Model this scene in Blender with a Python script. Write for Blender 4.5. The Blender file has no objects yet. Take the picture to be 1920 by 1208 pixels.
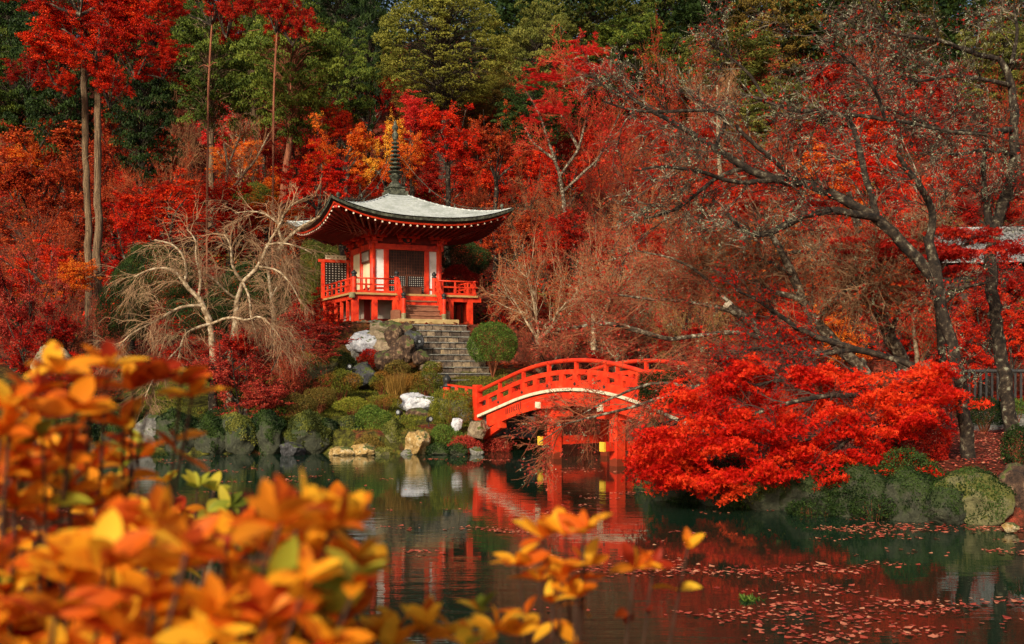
import bpy, math, random
import numpy as np
from mathutils import Vector, Matrix
PI = math.pi
scene = bpy.context.scene
COL = scene.collection
RNG = np.random.default_rng(7)
random.seed(7)

# ------------------------------------------------------------------ camera, sky, sun, exposure
F = 2013.0; HZ = 697.0; EYE = 2.25
cam_d = bpy.data.cameras.new('camera'); cam = bpy.data.objects.new('camera', cam_d); COL.objects.link(cam)
cam.location = (0, 0, EYE); cam.rotation_euler = (PI/2, 0, 0)
cam_d.sensor_width = 36; cam_d.lens = 36*F/1920; cam_d.shift_y = (HZ-604)/1920
cam_d.clip_start = 0.05; cam_d.clip_end = 2000
cam_d.dof.use_dof = True; cam_d.dof.focus_distance = 34; cam_d.dof.aperture_fstop = 5.6
scene.camera = cam
SUN_EL = math.radians(28); SUN_AZ = math.radians(-24)          # azimuth measured from straight behind the camera, minus = left
tosun = Vector((math.sin(SUN_AZ)*math.cos(SUN_EL), -math.cos(SUN_AZ)*math.cos(SUN_EL), math.sin(SUN_EL)))
w = bpy.data.worlds.new('World'); scene.world = w; w.use_nodes = True
nt = w.node_tree; bg = nt.nodes['Background']
sky = nt.nodes.new('ShaderNodeTexSky'); sky.sky_type = 'NISHITA'; sky.sun_disc = False; sky.dust_density = 5.0; sky.ozone_density = 0.4
sky.sun_elevation = SUN_EL; sky.sun_rotation = math.atan2(tosun.x, tosun.y)
nt.links.new(sky.outputs[0], bg.inputs[0]); bg.inputs[1].default_value = 0.095
sl = bpy.data.lights.new('sun', 'SUN'); sl.energy = 3.6; sl.angle = math.radians(5); sl.color = (1.0, 0.88, 0.70)
so = bpy.data.objects.new('sun', sl); COL.objects.link(so); so.rotation_euler = tosun.to_track_quat('Z', 'Y').to_euler()
scene.view_settings.view_transform = 'Standard'; scene.view_settings.look = 'None'
scene.view_settings.exposure = 0.22; scene.view_settings.gamma = 1
scene.render.engine = 'CYCLES'
scene.cycles.max_bounces = 6; scene.cycles.diffuse_bounces = 3; scene.cycles.glossy_bounces = 3
scene.cycles.transmission_bounces = 3; scene.cycles.transparent_max_bounces = 4; scene.cycles.use_denoising = True

def at(px, py, d): return np.array([(px-960)/F*d, d, EYE+(HZ-py)/F*d])

# ------------------------------------------------------------------ materials
MATS = {}
def mat(name):
    m = bpy.data.materials.new(name); m.use_nodes = True; MATS[name] = m
    return m, m.node_tree, m.node_tree.nodes['Principled BSDF']
def noise(nt, scale, detail=4, vec=None, rough=0.6):
    n = nt.nodes.new('ShaderNodeTexNoise'); n.inputs['Scale'].default_value = scale
    n.inputs['Detail'].default_value = detail; n.inputs['Roughness'].default_value = rough
    if vec is not None: nt.links.new(vec, n.inputs['Vector'])
    return n
def ramp(nt, fac, stops):
    r = nt.nodes.new('ShaderNodeValToRGB'); nt.links.new(fac, r.inputs[0])
    cr = r.color_ramp
    while len(cr.elements) > 1: cr.elements.remove(cr.elements[0])
    cr.elements[0].position = stops[0][0]; cr.elements[0].color = (*stops[0][1], 1)
    for p, c in stops[1:]:
        e = cr.elements.new(p); e.color = (*c, 1)
    return r
def objcoord(nt, scale=(1,1,1), which='Object'):
    t = nt.nodes.new('ShaderNodeTexCoord'); mp = nt.nodes.new('ShaderNodeMapping')
    mp.inputs['Scale'].default_value = scale; nt.links.new(t.outputs[which], mp.inputs[0]); return mp.outputs[0]
def bump(nt, b, h, strength=.4, dist=.02):
    n = nt.nodes.new('ShaderNodeBump'); n.inputs['Strength'].default_value = strength; n.inputs['Distance'].default_value = dist
    nt.links.new(h, n.inputs['Height']); nt.links.new(n.outputs[0], b.inputs['Normal'])
def mottled(name, stops, scale=3, rough=.7, bstr=.3, bdist=.02, stretch=(1,1,1), detail=6, spec=.3):
    m, nt, b = mat(name)
    v = objcoord(nt, stretch)
    n = noise(nt, scale, detail, v); r = ramp(nt, n.outputs[0], stops)
    nt.links.new(r.outputs[0], b.inputs['Base Color']); b.inputs['Roughness'].default_value = rough
    b.inputs['Specular IOR Level'].default_value = spec
    n2 = noise(nt, scale*5, 6, v); bump(nt, b, n2.outputs[0], bstr, bdist)
    return m
def leafmat(name, dark, mid, light, trans=.32, rough=.5, patch=.5, patchcol=None, pscale=.35, pcs=1.1, pct=(.5,.62)):
    """leaf colour follows the per-leaf attribute v, a slow hue drift over the crown and the tree's own random tint"""
    m, nt, b = mat(name)
    a = nt.nodes.new('ShaderNodeAttribute'); a.attribute_name = 'v'
    oi = nt.nodes.new('ShaderNodeObjectInfo')
    g = nt.nodes.new('ShaderNodeNewGeometry')
    n = noise(nt, pscale, 2, g.outputs['Position'])
    s1 = nt.nodes.new('ShaderNodeMath'); s1.operation = 'MULTIPLY_ADD'
    nt.links.new(n.outputs[0], s1.inputs[0]); s1.inputs[1].default_value = patch; s1.inputs[2].default_value = -patch*.5
    s2 = nt.nodes.new('ShaderNodeMath'); s2.operation = 'ADD'; nt.links.new(a.outputs['Fac'], s2.inputs[0]); nt.links.new(s1.outputs[0], s2.inputs[1])
    s3 = nt.nodes.new('ShaderNodeMath'); s3.operation = 'MULTIPLY_ADD'; nt.links.new(oi.outputs['Random'], s3.inputs[0]); s3.inputs[1].default_value = .3
    s3.inputs[2].default_value = -.15
    s4 = nt.nodes.new('ShaderNodeMath'); s4.operation = 'ADD'; nt.links.new(s2.outputs[0], s4.inputs[0]); nt.links.new(s3.outputs[0], s4.inputs[1])
    r = ramp(nt, s4.outputs[0], [(0.08, dark), (.5, mid), (.92, light)])
    col = r.outputs[0]
    if patchcol is not None:
        n2 = noise(nt, pcs, 3, g.outputs['Position']); r2 = ramp(nt, n2.outputs[0], [(pct[0], (0,0,0)), (pct[1], (1,1,1))])
        mx = nt.nodes.new('ShaderNodeMix'); mx.data_type = 'RGBA'; nt.links.new(r2.outputs[0], mx.inputs[0])
        nt.links.new(col, mx.inputs[6]); mx.inputs[7].default_value = (*patchcol, 1); col = mx.outputs[2]
    nt.links.new(col, b.inputs['Base Color']); b.inputs['Roughness'].default_value = rough; b.inputs['Specular IOR Level'].default_value = .10
    t = nt.nodes.new('ShaderNodeBsdfTranslucent'); nt.links.new(col, t.inputs[0])
    ms = nt.nodes.new('ShaderNodeMixShader'); ms.inputs[0].default_value = trans
    nt.links.new(b.outputs[0], ms.inputs[1]); nt.links.new(t.outputs[0], ms.inputs[2])
    nt.links.new(ms.outputs[0], nt.nodes['Material Output'].inputs[0])
    return m
L = {}
L['red'] = leafmat('red_maple_leaves', (.28,.007,.004), (.68,.022,.007), (.86,.085,.015))
L['scarlet'] = leafmat('scarlet_maple_leaves', (.34,.006,.004), (.72,.016,.007), (.86,.075,.015), trans=.36, patch=.8)
L['crimson'] = leafmat('crimson_maple_leaves', (.17,.006,.004), (.44,.014,.009), (.68,.05,.018))
L['pink'] = leafmat('pink_red_maple_leaves', (.46,.012,.014), (.80,.035,.032), (.9,.10,.06), trans=.36)
L['orange'] = leafmat('orange_maple_leaves', (.58,.045,.008), (.84,.15,.015), (.90,.32,.03))
L['yellow'] = leafmat('golden_maple_leaves', (.70,.17,.015), (.88,.42,.03), (.92,.62,.07), patchcol=(.80,.20,.02))
L['rust'] = leafmat('rust_leaves', (.20,.018,.008), (.48,.050,.014), (.70,.15,.03))
L['dusky'] = leafmat('dusky_red_leaves', (.18,.014,.012), (.44,.038,.028), (.60,.11,.06))
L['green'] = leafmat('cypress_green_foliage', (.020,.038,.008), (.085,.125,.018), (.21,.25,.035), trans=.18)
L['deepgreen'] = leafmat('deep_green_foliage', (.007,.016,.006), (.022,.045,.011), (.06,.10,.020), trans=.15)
L['olive'] = leafmat('olive_foliage', (.045,.055,.012), (.12,.135,.025), (.25,.24,.05), trans=.18)
L['oak'] = leafmat('oak_foliage', (.06,.065,.012), (.18,.185,.028), (.36,.34,.06), trans=.2)
L['olivebrown'] = leafmat('olive_brown_foliage', (.06,.05,.012), (.16,.12,.025), (.30,.19,.04), trans=.2)
L['shrub'] = leafmat('clipped_shrub_leaves', (.03,.06,.010), (.085,.15,.022), (.19,.27,.045), trans=.2)
L['shrubolive'] = leafmat('olive_shrub_leaves', (.04,.055,.008), (.12,.14,.02), (.26,.25,.03), trans=.2, patchcol=(.24,.11,.02))
L['azalea'] = leafmat('azalea_autumn_leaves', (.68,.13,.008), (.94,.38,.017), (.97,.57,.040), trans=.42, rough=.5, patch=.55, pscale=7, patchcol=(.50,.09,.012), pcs=38, pct=(.56,.66))
L['azalearust'] = leafmat('azalea_rusty_leaves', (.36,.03,.008), (.76,.15,.012), (.90,.34,.02), trans=.42, rough=.42, patch=.5, pscale=6)
L['azaleagreen'] = leafmat('azalea_green_leaves', (.10,.13,.015), (.30,.32,.03), (.6,.48,.05), trans=.4, rough=.42)
L['litter'] = leafmat('fallen_maple_leaves', (.22,.025,.018), (.52,.09,.055), (.70,.30,.17), trans=.1, patch=.8, pscale=1.2)
L['lichen'] = leafmat('pale_lichen', (.16,.17,.10), (.30,.32,.2), (.5,.52,.38), trans=.1)
L['grass'] = leafmat('mossy_grass', (.06,.08,.010), (.16,.18,.02), (.34,.32,.04), trans=.25, pscale=1.5, patch=.8)
L['straw'] = leafmat('straw_grass', (.16,.09,.02), (.35,.19,.04), (.5,.3,.08), trans=.25)

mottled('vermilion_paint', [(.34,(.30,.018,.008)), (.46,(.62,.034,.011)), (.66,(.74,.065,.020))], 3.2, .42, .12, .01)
mottled('vermilion_bridge', [(.25,(.46,.020,.008)), (.5,(.70,.038,.012)), (.75,(.80,.075,.022))], 3.0, .4, .15, .01)
m = MATS['vermilion_bridge']; nt = m.node_tree; b = nt.nodes['Principled BSDF']; src = b.inputs['Base Color'].links[0].from_socket
g = nt.nodes.new('ShaderNodeNewGeometry'); sp = nt.nodes.new('ShaderNodeSeparateXYZ'); nt.links.new(g.outputs['Position'], sp.inputs[0])
n = noise(nt, 7, 8, g.outputs['Position'], .75); ms = nt.nodes.new('ShaderNodeMath'); ms.operation = 'MULTIPLY_ADD'; nt.links.new(n.outputs[0], ms.inputs[0]); ms.inputs[1].default_value = -.30; nt.links.new(sp.outputs[2], ms.inputs[2])
r = ramp(nt, ms.outputs[0], [(0.0,(.9,.9,.9)), (.03,(0,0,0))])                         # algae line at the water
r2 = ramp(nt, n.outputs[0], [(.58,(0,0,0)), (.70,(.6,.6,.6))])                   # chipped and grimy patches
mm = nt.nodes.new('ShaderNodeMath'); mm.operation = 'MAXIMUM'; nt.links.new(r.outputs[0], mm.inputs[0]); nt.links.new(r2.outputs[0], mm.inputs[1])
mx = nt.nodes.new('ShaderNodeMix'); mx.data_type = 'RGBA'; nt.links.new(mm.outputs[0], mx.inputs[0]); nt.links.new(src, mx.inputs[6]); mx.inputs[7].default_value = (.16,.035,.015,1)
nt.links.new(mx.outputs[2], b.inputs['Base Color'])
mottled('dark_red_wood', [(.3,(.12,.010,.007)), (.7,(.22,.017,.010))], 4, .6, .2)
mottled('brown_wood', [(.3,(.07,.022,.012)), (.7,(.15,.05,.025))], 6, .6, .2)
mottled('stair_wood', [(.3,(.17,.065,.035)), (.7,(.33,.15,.085))], 5, .6, .2, stretch=(1,6,6))
mottled('ochre_wood', [(.3,(.34,.20,.07)), (.7,(.55,.36,.14))], 4, .6, .2, stretch=(1,5,5))
mottled('white_plaster', [(.34,(.62,.60,.54)), (.46,(.78,.77,.73)), (.7,(.84,.83,.80))], 3, .8, .05)
mottled('cream_plaster', [(.3,(.72,.62,.36)), (.7,(.82,.74,.50))], 2, .8, .05)
mottled('grey_plaster', [(.3,(.28,.24,.19)), (.7,(.42,.37,.30))], 2, .85, .1)
mottled('black_iron', [(.3,(.012,.013,.013)), (.7,(.035,.036,.034))], 6, .4, .1)
mottled('black_lacquer', [(.3,(.010,.008,.007)), (.7,(.022,.016,.014))], 6, .35, .05)
mottled('bronze_patina', [(.36,(.022,.024,.017)), (.52,(.06,.066,.045)), (.68,(.16,.17,.12))], 8, .6, .4, .02)
mottled('old_brass', [(.3,(.15,.13,.06)), (.7,(.28,.25,.13))], 8, .45, .2)
mottled('yellow_cap', [(.3,(.72,.42,.03)), (.7,(.85,.56,.06))], 6, .5, .05)
mottled('pale_wood_end', [(.3,(.62,.50,.36)), (.7,(.80,.68,.52))], 6, .6, .05)
mottled('cream_paint', [(.3,(.40,.35,.22)), (.45,(.68,.62,.44)), (.8,(.78,.72,.54))], 7, .6, .1)
mottled('light_slab', [(.3,(.36,.25,.10)), (.7,(.58,.44,.20))], 3, .8, .3)
mottled('old_plank', [(.3,(.035,.024,.018)), (.7,(.09,.065,.045))], 5, .7, .3, stretch=(1,6,6))
mottled('white_lattice', [(.3,(.55,.52,.46)), (.7,(.68,.65,.58))], 5, .6, .05)
mottled('fence_wood', [(.3,(.018,.018,.018)), (.7,(.06,.06,.058))], 6, .7, .3, stretch=(4,4,1))
mottled('bark_pale', [(.36,(.10,.065,.035)), (.5,(.27,.19,.11)), (.66,(.50,.40,.26))], 9, .8, .5, .03)
mottled('bark_dark', [(.36,(.010,.008,.006)), (.52,(.035,.024,.016)), (.60,(.09,.07,.045)), (.68,(.28,.28,.20))], 9, .85, .7, .04)
mottled('bark_lichen', [(.36,(.02,.014,.010)), (.5,(.09,.06,.038)), (.58,(.22,.18,.12)), (.68,(.46,.44,.33))], 11, .85, .7, .03)
mottled('bark_cedar', [(.3,(.05,.028,.016)), (.48,(.16,.10,.055)), (.68,(.36,.25,.14))], 3.5, .85, .9, .05, stretch=(7,7,.35), detail=9)
mottled('bark_red', [(.3,(.12,.035,.018)), (.5,(.30,.10,.05)), (.75,(.48,.20,.10))], 3.5, .85, .9, .05, stretch=(7,7,.35), detail=9)
mottled('twig_tan', [(.3,(.18,.075,.03)), (.7,(.40,.20,.09))], 1.0, .8, 0)
mottled('twig_straw', [(.3,(.20,.11,.055)), (.7,(.42,.26,.14))], 1.0, .8, 0)
mottled('bark_white', [(.36,(.13,.085,.045)), (.5,(.32,.23,.135)), (.66,(.56,.46,.32))], 9, .8, .5, .03)
mottled('twig_brown', [(.3,(.13,.035,.014)), (.7,(.32,.10,.04))], 1.0, .8, 0)
mottled('twig_grey', [(.3,(.14,.07,.035)), (.7,(.36,.20,.10))], 1.0, .8, 0)
mottled('twig_lichen', [(.42,(.020,.013,.009)), (.55,(.075,.052,.033)), (.64,(.32,.29,.20))], 6.0, .8, 0)
mottled('twig_dark', [(.3,(.025,.016,.012)), (.7,(.09,.055,.04))], 1.0, .8, 0)
mottled('twig_rust', [(.3,(.22,.035,.014)), (.7,(.42,.10,.03))], 1.0, .8, 0)
mottled('stem_azalea', [(.3,(.03,.015,.012)), (.7,(.10,.05,.03))], 20, .6, .1)
mottled('house_tile', [(.4,(.05,.05,.05)), (.5,(.16,.16,.155)), (.6,(.34,.34,.33))], 8, .5, .4)
mottled('cut_wood', [(.3,(.6,.5,.36)), (.7,(.75,.66,.5))], 8, .7, .1)
mottled('sign_white', [(.3,(.7,.7,.7)), (.7,(.8,.8,.8))], 4, .5, 0)

def rockmat(name, stops, moss=(.07,.09,.015), mossamt=.55):
    m, nt, b = mat(name)
    v = objcoord(nt)
    n = noise(nt, 3.4, 10, v, .78); r = ramp(nt, n.outputs[0], stops)
    vor = nt.nodes.new('ShaderNodeTexWave'); vor.inputs['Scale'].default_value = 2.2; vor.inputs['Distortion'].default_value = 22; vor.inputs['Detail'].default_value = 5
    nt.links.new(v, vor.inputs[0])
    g = nt.nodes.new('ShaderNodeNewGeometry'); sp = nt.nodes.new('ShaderNodeSeparateXYZ'); nt.links.new(g.outputs['Normal'], sp.inputs[0])
    n2 = noise(nt, 3.3, 5, v)
    ad = nt.nodes.new('ShaderNodeMath'); ad.operation = 'MULTIPLY_ADD'; nt.links.new(sp.outputs[2], ad.inputs[0]); ad.inputs[1].default_value = .25
    nt.links.new(n2.outputs[0], ad.inputs[2])
    rr = ramp(nt, ad.outputs[0], [(1.06-mossamt, (0,0,0)), (1.16-mossamt, (1,1,1))])
    mx = nt.nodes.new('ShaderNodeMix'); mx.data_type = 'RGBA'; nt.links.new(rr.outputs[0], mx.inputs[0]); nt.links.new(r.outputs[0], mx.inputs[6])
    mx.inputs[7].default_value = (*moss, 1)
    nt.links.new(mx.outputs[2], b.inputs['Base Color']); b.inputs['Roughness'].default_value = .85
    n3 = noise(nt, 7, 10, v, .78)
    ad2 = nt.nodes.new('ShaderNodeMath'); ad2.operation = 'MULTIPLY_ADD'; nt.links.new(vor.outputs[0], ad2.inputs[0]); ad2.inputs[1].default_value = .12; nt.links.new(n3.outputs[0], ad2.inputs[2])
    bump(nt, b, ad2.outputs[0], .9, .06)
    return m
mottled('lens_glass', [(.3,(.25,.27,.28)), (.7,(.4,.42,.44))], 4, .1, 0)
rockmat('rock_white', [(.32,(.10,.10,.11)), (.45,(.45,.46,.50)), (.62,(.78,.79,.82))], mossamt=.32)
rockmat('rock_grey', [(.3,(.05,.045,.04)), (.5,(.20,.19,.17)), (.7,(.45,.43,.38))], mossamt=.42)
rockmat('rock_tan', [(.3,(.08,.05,.03)), (.5,(.28,.21,.13)), (.7,(.55,.45,.30))], mossamt=.42)
rockmat('rock_gold', [(.36,(.16,.09,.02)), (.5,(.42,.27,.09)), (.64,(.70,.60,.40))], mossamt=.40)
rockmat('rock_brown', [(.38,(.016,.008,.004)), (.5,(.075,.038,.020)), (.60,(.30,.19,.11))], mossamt=.42)
rockmat('rock_mossy', [(.3,(.012,.014,.008)), (.5,(.05,.055,.03)), (.72,(.16,.16,.10))], moss=(.028,.045,.008), mossamt=.60)
rockmat('rock_olive', [(.3,(.05,.05,.02)), (.5,(.16,.15,.06)), (.7,(.34,.30,.15))], moss=(.11,.11,.018), mossamt=.56)
rockmat('rock_black', [(.3,(.01,.01,.01)), (.55,(.06,.06,.065)), (.72,(.26,.26,.28))], mossamt=.4)

# roof shingles: pale weathered bark courses
m, nt, b = mat('roof_shingle')
v = objcoord(nt); n = noise(nt, 1.6, 7, v); r = ramp(nt, n.outputs[0], [(.30,(.34,.38,.37)), (.5,(.50,.54,.55)), (.7,(.60,.64,.65))])
n2 = noise(nt, 9, 6, v); r2 = ramp(nt, n2.outputs[0], [(.35,(.80,.82,.76)), (.6,(1,1,1))])
mx = nt.nodes.new('ShaderNodeMix'); mx.data_type = 'RGBA'; mx.blend_type = 'MULTIPLY'; mx.inputs[0].default_value = 1
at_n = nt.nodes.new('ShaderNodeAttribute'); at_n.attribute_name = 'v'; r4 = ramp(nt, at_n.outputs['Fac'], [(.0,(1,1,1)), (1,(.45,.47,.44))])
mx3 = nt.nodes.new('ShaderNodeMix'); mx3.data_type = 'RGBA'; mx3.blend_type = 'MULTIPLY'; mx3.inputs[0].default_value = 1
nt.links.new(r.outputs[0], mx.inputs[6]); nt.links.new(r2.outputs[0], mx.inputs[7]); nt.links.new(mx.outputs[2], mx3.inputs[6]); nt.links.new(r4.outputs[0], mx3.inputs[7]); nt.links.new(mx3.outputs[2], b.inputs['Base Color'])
b.inputs['Roughness'].default_value = .5; bump(nt, b, n2.outputs[0], .4, .02)
# block stone with per-stone tint
m, nt, b = mat('step_stone')
a = nt.nodes.new('ShaderNodeAttribute'); a.attribute_name = 'v'
v = objcoord(nt); n = noise(nt, 5, 8, v, .7)
s = nt.nodes.new('ShaderNodeMath'); s.operation = 'MULTIPLY_ADD'; nt.links.new(a.outputs['Fac'], s.inputs[0]); s.inputs[1].default_value = .30
nt.links.new(n.outputs[0], s.inputs[2])
r = ramp(nt, s.outputs[0], [(.45,(.020,.014,.010)), (.62,(.10,.07,.05)), (.8,(.27,.20,.13)), (1.0,(.50,.36,.18))])
nt.links.new(r.outputs[0], b.inputs['Base Color']); b.inputs['Roughness'].default_value = .85; bump(nt, b, n.outputs[0], .8, .04)

# ground
m, nt, b = mat('earth')
g = nt.nodes.new('ShaderNodeNewGeometry'); P = g.outputs['Position']
n1 = noise(nt, .55, 6, P); n2 = noise(nt, 6, 6, P, .7); n3 = noise(nt, 25, 3, P)
moss = ramp(nt, n2.outputs[0], [(.36,(.018,.015,.006)), (.5,(.06,.06,.012)), (.66,(.14,.13,.02))])
lit = ramp(nt, n2.outputs[0], [(.3,(.030,.010,.006)), (.5,(.10,.028,.015)), (.62,(.26,.045,.025)), (.75,(.34,.14,.05))])
sp = nt.nodes.new('ShaderNodeSeparateXYZ'); nt.links.new(P, sp.inputs[0])
# moss grows on the island garden (south of y = 38); elsewhere fallen leaves cover the soil
mr = nt.nodes.new('ShaderNodeMapRange'); nt.links.new(sp.outputs[1], mr.inputs[0]); mr.inputs[1].default_value = 40; mr.inputs[2].default_value = 36
mr2 = nt.nodes.new('ShaderNodeMapRange'); nt.links.new(sp.outputs[0], mr2.inputs[0]); mr2.inputs[1].default_value = 1.5; mr2.inputs[2].default_value = .5
mul = nt.nodes.new('ShaderNodeMath'); mul.operation = 'MULTIPLY'; nt.links.new(mr.outputs[0], mul.inputs[0]); nt.links.new(mr2.outputs[0], mul.inputs[1])
r3 = ramp(nt, n1.outputs[0], [(.38,(0,0,0)), (.46,(1,1,1))])
mul2 = nt.nodes.new('ShaderNodeMath'); mul2.operation = 'MULTIPLY'; nt.links.new(mul.outputs[0], mul2.inputs[0]); nt.links.new(r3.outputs[0], mul2.inputs[1])
mx = nt.nodes.new('ShaderNodeMix'); mx.data_type = 'RGBA'; nt.links.new(mul2.outputs[0], mx.inputs[0])
nt.links.new(lit.outputs[0], mx.inputs[6]); nt.links.new(moss.outputs[0], mx.inputs[7]); nt.links.new(mx.outputs[2], b.inputs['Base Color'])
b.inputs['Roughness'].default_value = .9; b.inputs['Specular IOR Level'].default_value = .1; bump(nt, b, n3.outputs[0], .8, .05)

# pond water
m, nt, b = mat('pond_water')
g = nt.nodes.new('ShaderNodeNewGeometry'); mp = nt.nodes.new('ShaderNodeMapping'); mp.inputs['Scale'].default_value = (.38, 1.9, 1)
nt.links.new(g.outputs['Position'], mp.inputs[0])
n1 = noise(nt, 2.0, 3, mp.outputs[0], .5); n2 = noise(nt, 9, 2, mp.outputs[0], .5)
nm = noise(nt, .16, 2, g.outputs['Position']); rm = ramp(nt, nm.outputs[0], [(.42,(.12,.12,.12)), (.60,(1,1,1))])
ad = nt.nodes.new('ShaderNodeMath'); ad.operation = 'MULTIPLY_ADD'; nt.links.new(n2.outputs[0], ad.inputs[0]); ad.inputs[1].default_value = .30; nt.links.new(n1.outputs[0], ad.inputs[2])
ml = nt.nodes.new('ShaderNodeMath'); ml.operation = 'MULTIPLY'; nt.links.new(ad.outputs[0], ml.inputs[0]); nt.links.new(rm.outputs[0], ml.inputs[1])
bp = nt.nodes.new('ShaderNodeBump'); bp.inputs['Strength'].default_value = .26; bp.inputs['Distance'].default_value = .02; nt.links.new(ml.outputs[0], bp.inputs['Height'])
nt.links.new(bp.outputs[0], b.inputs['Normal'])
b.inputs['Base Color'].default_value = (.007,.022,.012,1); b.inputs['Roughness'].default_value = .015; b.inputs['IOR'].default_value = 1.33
b.inputs['Specular IOR Level'].default_value = .5
M = MATS

# ------------------------------------------------------------------ object helpers
def tag(o, label=None, cat=None, group=None, kind=None):
    if label: o['label'] = label
    if cat: o['category'] = cat
    if group: o['group'] = group
    if kind: o['kind'] = kind
    return o
def empty(name, loc, label, cat, group=None, rz=0):
    o = bpy.data.objects.new(name, None); COL.objects.link(o); o.location = [float(c) for c in loc]; o.rotation_euler = (0,0,rz)
    o.empty_display_size = .2
    return tag(o, label, cat, group)
def link(name, me, parent=None, material=None, loc=None):
    o = bpy.data.objects.new(name, me); COL.objects.link(o)
    if parent is not None: o.parent = parent
    if loc is not None: o.location = [float(c) for c in loc]
    if material is not None:
        if not len(me.materials): me.materials.append(None)
        o.material_slots[0].link = 'OBJECT'; o.material_slots[0].material = material
    return o
def np_mesh(name, V, Fc, attr=None, smooth=False, mats=()):
    """V (n,3); Fc: list of int arrays (m,k) for k-gons; attr: per-face float v"""
    me = bpy.data.meshes.new(name)
    if not isinstance(Fc, list): Fc = [Fc]
    Fc = [f for f in Fc if len(f)]
    V = np.asarray(V, np.float32)
    me.vertices.add(len(V)); me.vertices.foreach_set('co', V.ravel())
    loops = np.concatenate([f.ravel() for f in Fc]).astype(np.int32)
    cnt = np.concatenate([np.full(len(f), f.shape[1]) for f in Fc]).astype(np.int32)
    me.loops.add(len(loops)); me.loops.foreach_set('vertex_index', loops)
    me.polygons.add(len(cnt)); st = np.concatenate([[0], np.cumsum(cnt)[:-1]]).astype(np.int32)
    me.polygons.foreach_set('loop_start', st); me.polygons.foreach_set('loop_total', cnt)
    me.polygons.foreach_set('use_smooth', np.full(len(cnt), smooth, dtype=bool))
    for mm in mats: me.materials.append(mm)
    me.update(calc_edges=True)
    if attr is not None:
        a = me.attributes.new('v', 'FLOAT', 'FACE'); a.data.foreach_set('value', np.asarray(attr, np.float32))
    return me

class MB:
    def __init__(s): s.v = []; s.f = []; s.m = []; s.mi = 0
    def add(s, vs, fs):
        n = len(s.v); s.v += [tuple(float(c) for c in p) for p in vs]; s.f += [tuple(i+n for i in f) for f in fs]; s.m += [s.mi]*len(fs); return s
    def box(s, x0, x1, y0, y1, z0, z1):
        vs = [(x0,y0,z0),(x1,y0,z0),(x1,y1,z0),(x0,y1,z0),(x0,y0,z1),(x1,y0,z1),(x1,y1,z1),(x0,y1,z1)]
        return s.add(vs, [(0,3,2,1),(4,5,6,7),(0,1,5,4),(1,2,6,5),(2,3,7,6),(3,0,4,7)])
    def bar(s, p, q, w, h):                       # rectangular bar from p to q, w across (horizontal), h along up
        p = Vector(p); q = Vector(q); d = (q-p).normalized()
        up = Vector((0,0,1)) if abs(d.z) < .95 else Vector((0,1,0))
        a = d.cross(up).normalized(); u = a.cross(d).normalized()
        vs = []
        for c in (p, q):
            for i, j in ((-1,-1),(1,-1),(1,1),(-1,1)): vs.append(c + a*i*w/2 + u*j*h/2)
        return s.add(vs, [(0,1,2,3),(7,6,5,4),(0,4,5,1),(1,5,6,2),(2,6,7,3),(3,7,4,0)])
    def sweep(s, pts, w, h):                      # mitred rectangular bar through points, up = z
        pts = [Vector(p) for p in pts]; vs = []; fs = []
        for i, p in enumerate(pts):
            d = (pts[min(i+1, len(pts)-1)] - pts[max(i-1, 0)]).normalized()
            a = d.cross(Vector((0,0,1))).normalized(); u = Vector((0,0,1))
            for x, y in ((-1,-1),(1,-1),(1,1),(-1,1)): vs.append(p + a*x*w/2 + u*y*h/2)
        for i in range(len(pts)-1):
            for k in range(4): fs.append((i*4+k, (i+1)*4+k, (i+1)*4+(k+1)%4, i*4+(k+1)%4))
        fs += [(0,1,2,3), tuple(reversed([len(pts)*4-4+k for k in range(4)]))]
        return s.add(vs, fs)
    def tube(s, pts, rad, n=8):
        pts = [Vector(p) for p in pts]
        if not hasattr(rad, '__len__'): rad = [rad]*len(pts)
        vs = []; fs = []; ref = Vector((.3,.2,1)) if abs((pts[-1]-pts[0]).normalized().z) < .8 else Vector((1,.1,0))
        for i, p in enumerate(pts):
            d = (pts[min(i+1, len(pts)-1)] - pts[max(i-1, 0)]).normalized()
            a = d.cross(ref).normalized(); b = d.cross(a)
            for k in range(n): vs.append(p + (a*math.cos(2*PI*k/n) + b*math.sin(2*PI*k/n))*rad[i])
        for i in range(len(pts)-1):
            for k in range(n): fs.append((i*n+k, i*n+(k+1)%n, (i+1)*n+(k+1)%n, (i+1)*n+k))
        fs += [tuple(reversed(range(n))), tuple(range((len(pts)-1)*n, len(pts)*n))]
        return s.add(vs, fs)
    def lathe(s, c, prof, n=14):                  # prof = [(r, z)]
        vs = []; fs = []
        for r, z in prof:
            for k in range(n): vs.append((c[0]+r*math.cos(2*PI*k/n), c[1]+r*math.sin(2*PI*k/n), c[2]+z))
        for i in range(len(prof)-1):
            for k in range(n): fs.append((i*n+k, i*n+(k+1)%n, (i+1)*n+(k+1)%n, (i+1)*n+k))
        fs += [tuple(reversed(range(n))), tuple(range((len(prof)-1)*n, len(prof)*n))]
        return s.add(vs, fs)
    def build(s, name, material, parent=None, off=(0,0,0), smooth=False, bevel=0, loc=None):
        me = bpy.data.meshes.new(name)
        me.from_pydata([(a+off[0], b+off[1], c+off[2]) for a, b, c in s.v], [], s.f)
        ms = material if isinstance(material, (list, tuple)) else [material]
        for mm in ms: me.materials.append(M[mm])
        if len(ms) > 1: me.polygons.foreach_set('material_index', s.m)
        if smooth: me.polygons.foreach_set('use_smooth', [True]*len(me.polygons))
        o = bpy.data.objects.new(name, me); COL.objects.link(o)
        if parent is not None: o.parent = parent
        if loc is not None: o.location = loc
        if bevel:
            b = o.modifiers.new('edge', 'BEVEL'); b.width = bevel; b.segments = 2; b.limit_method = 'ANGLE'
        return o

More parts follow.
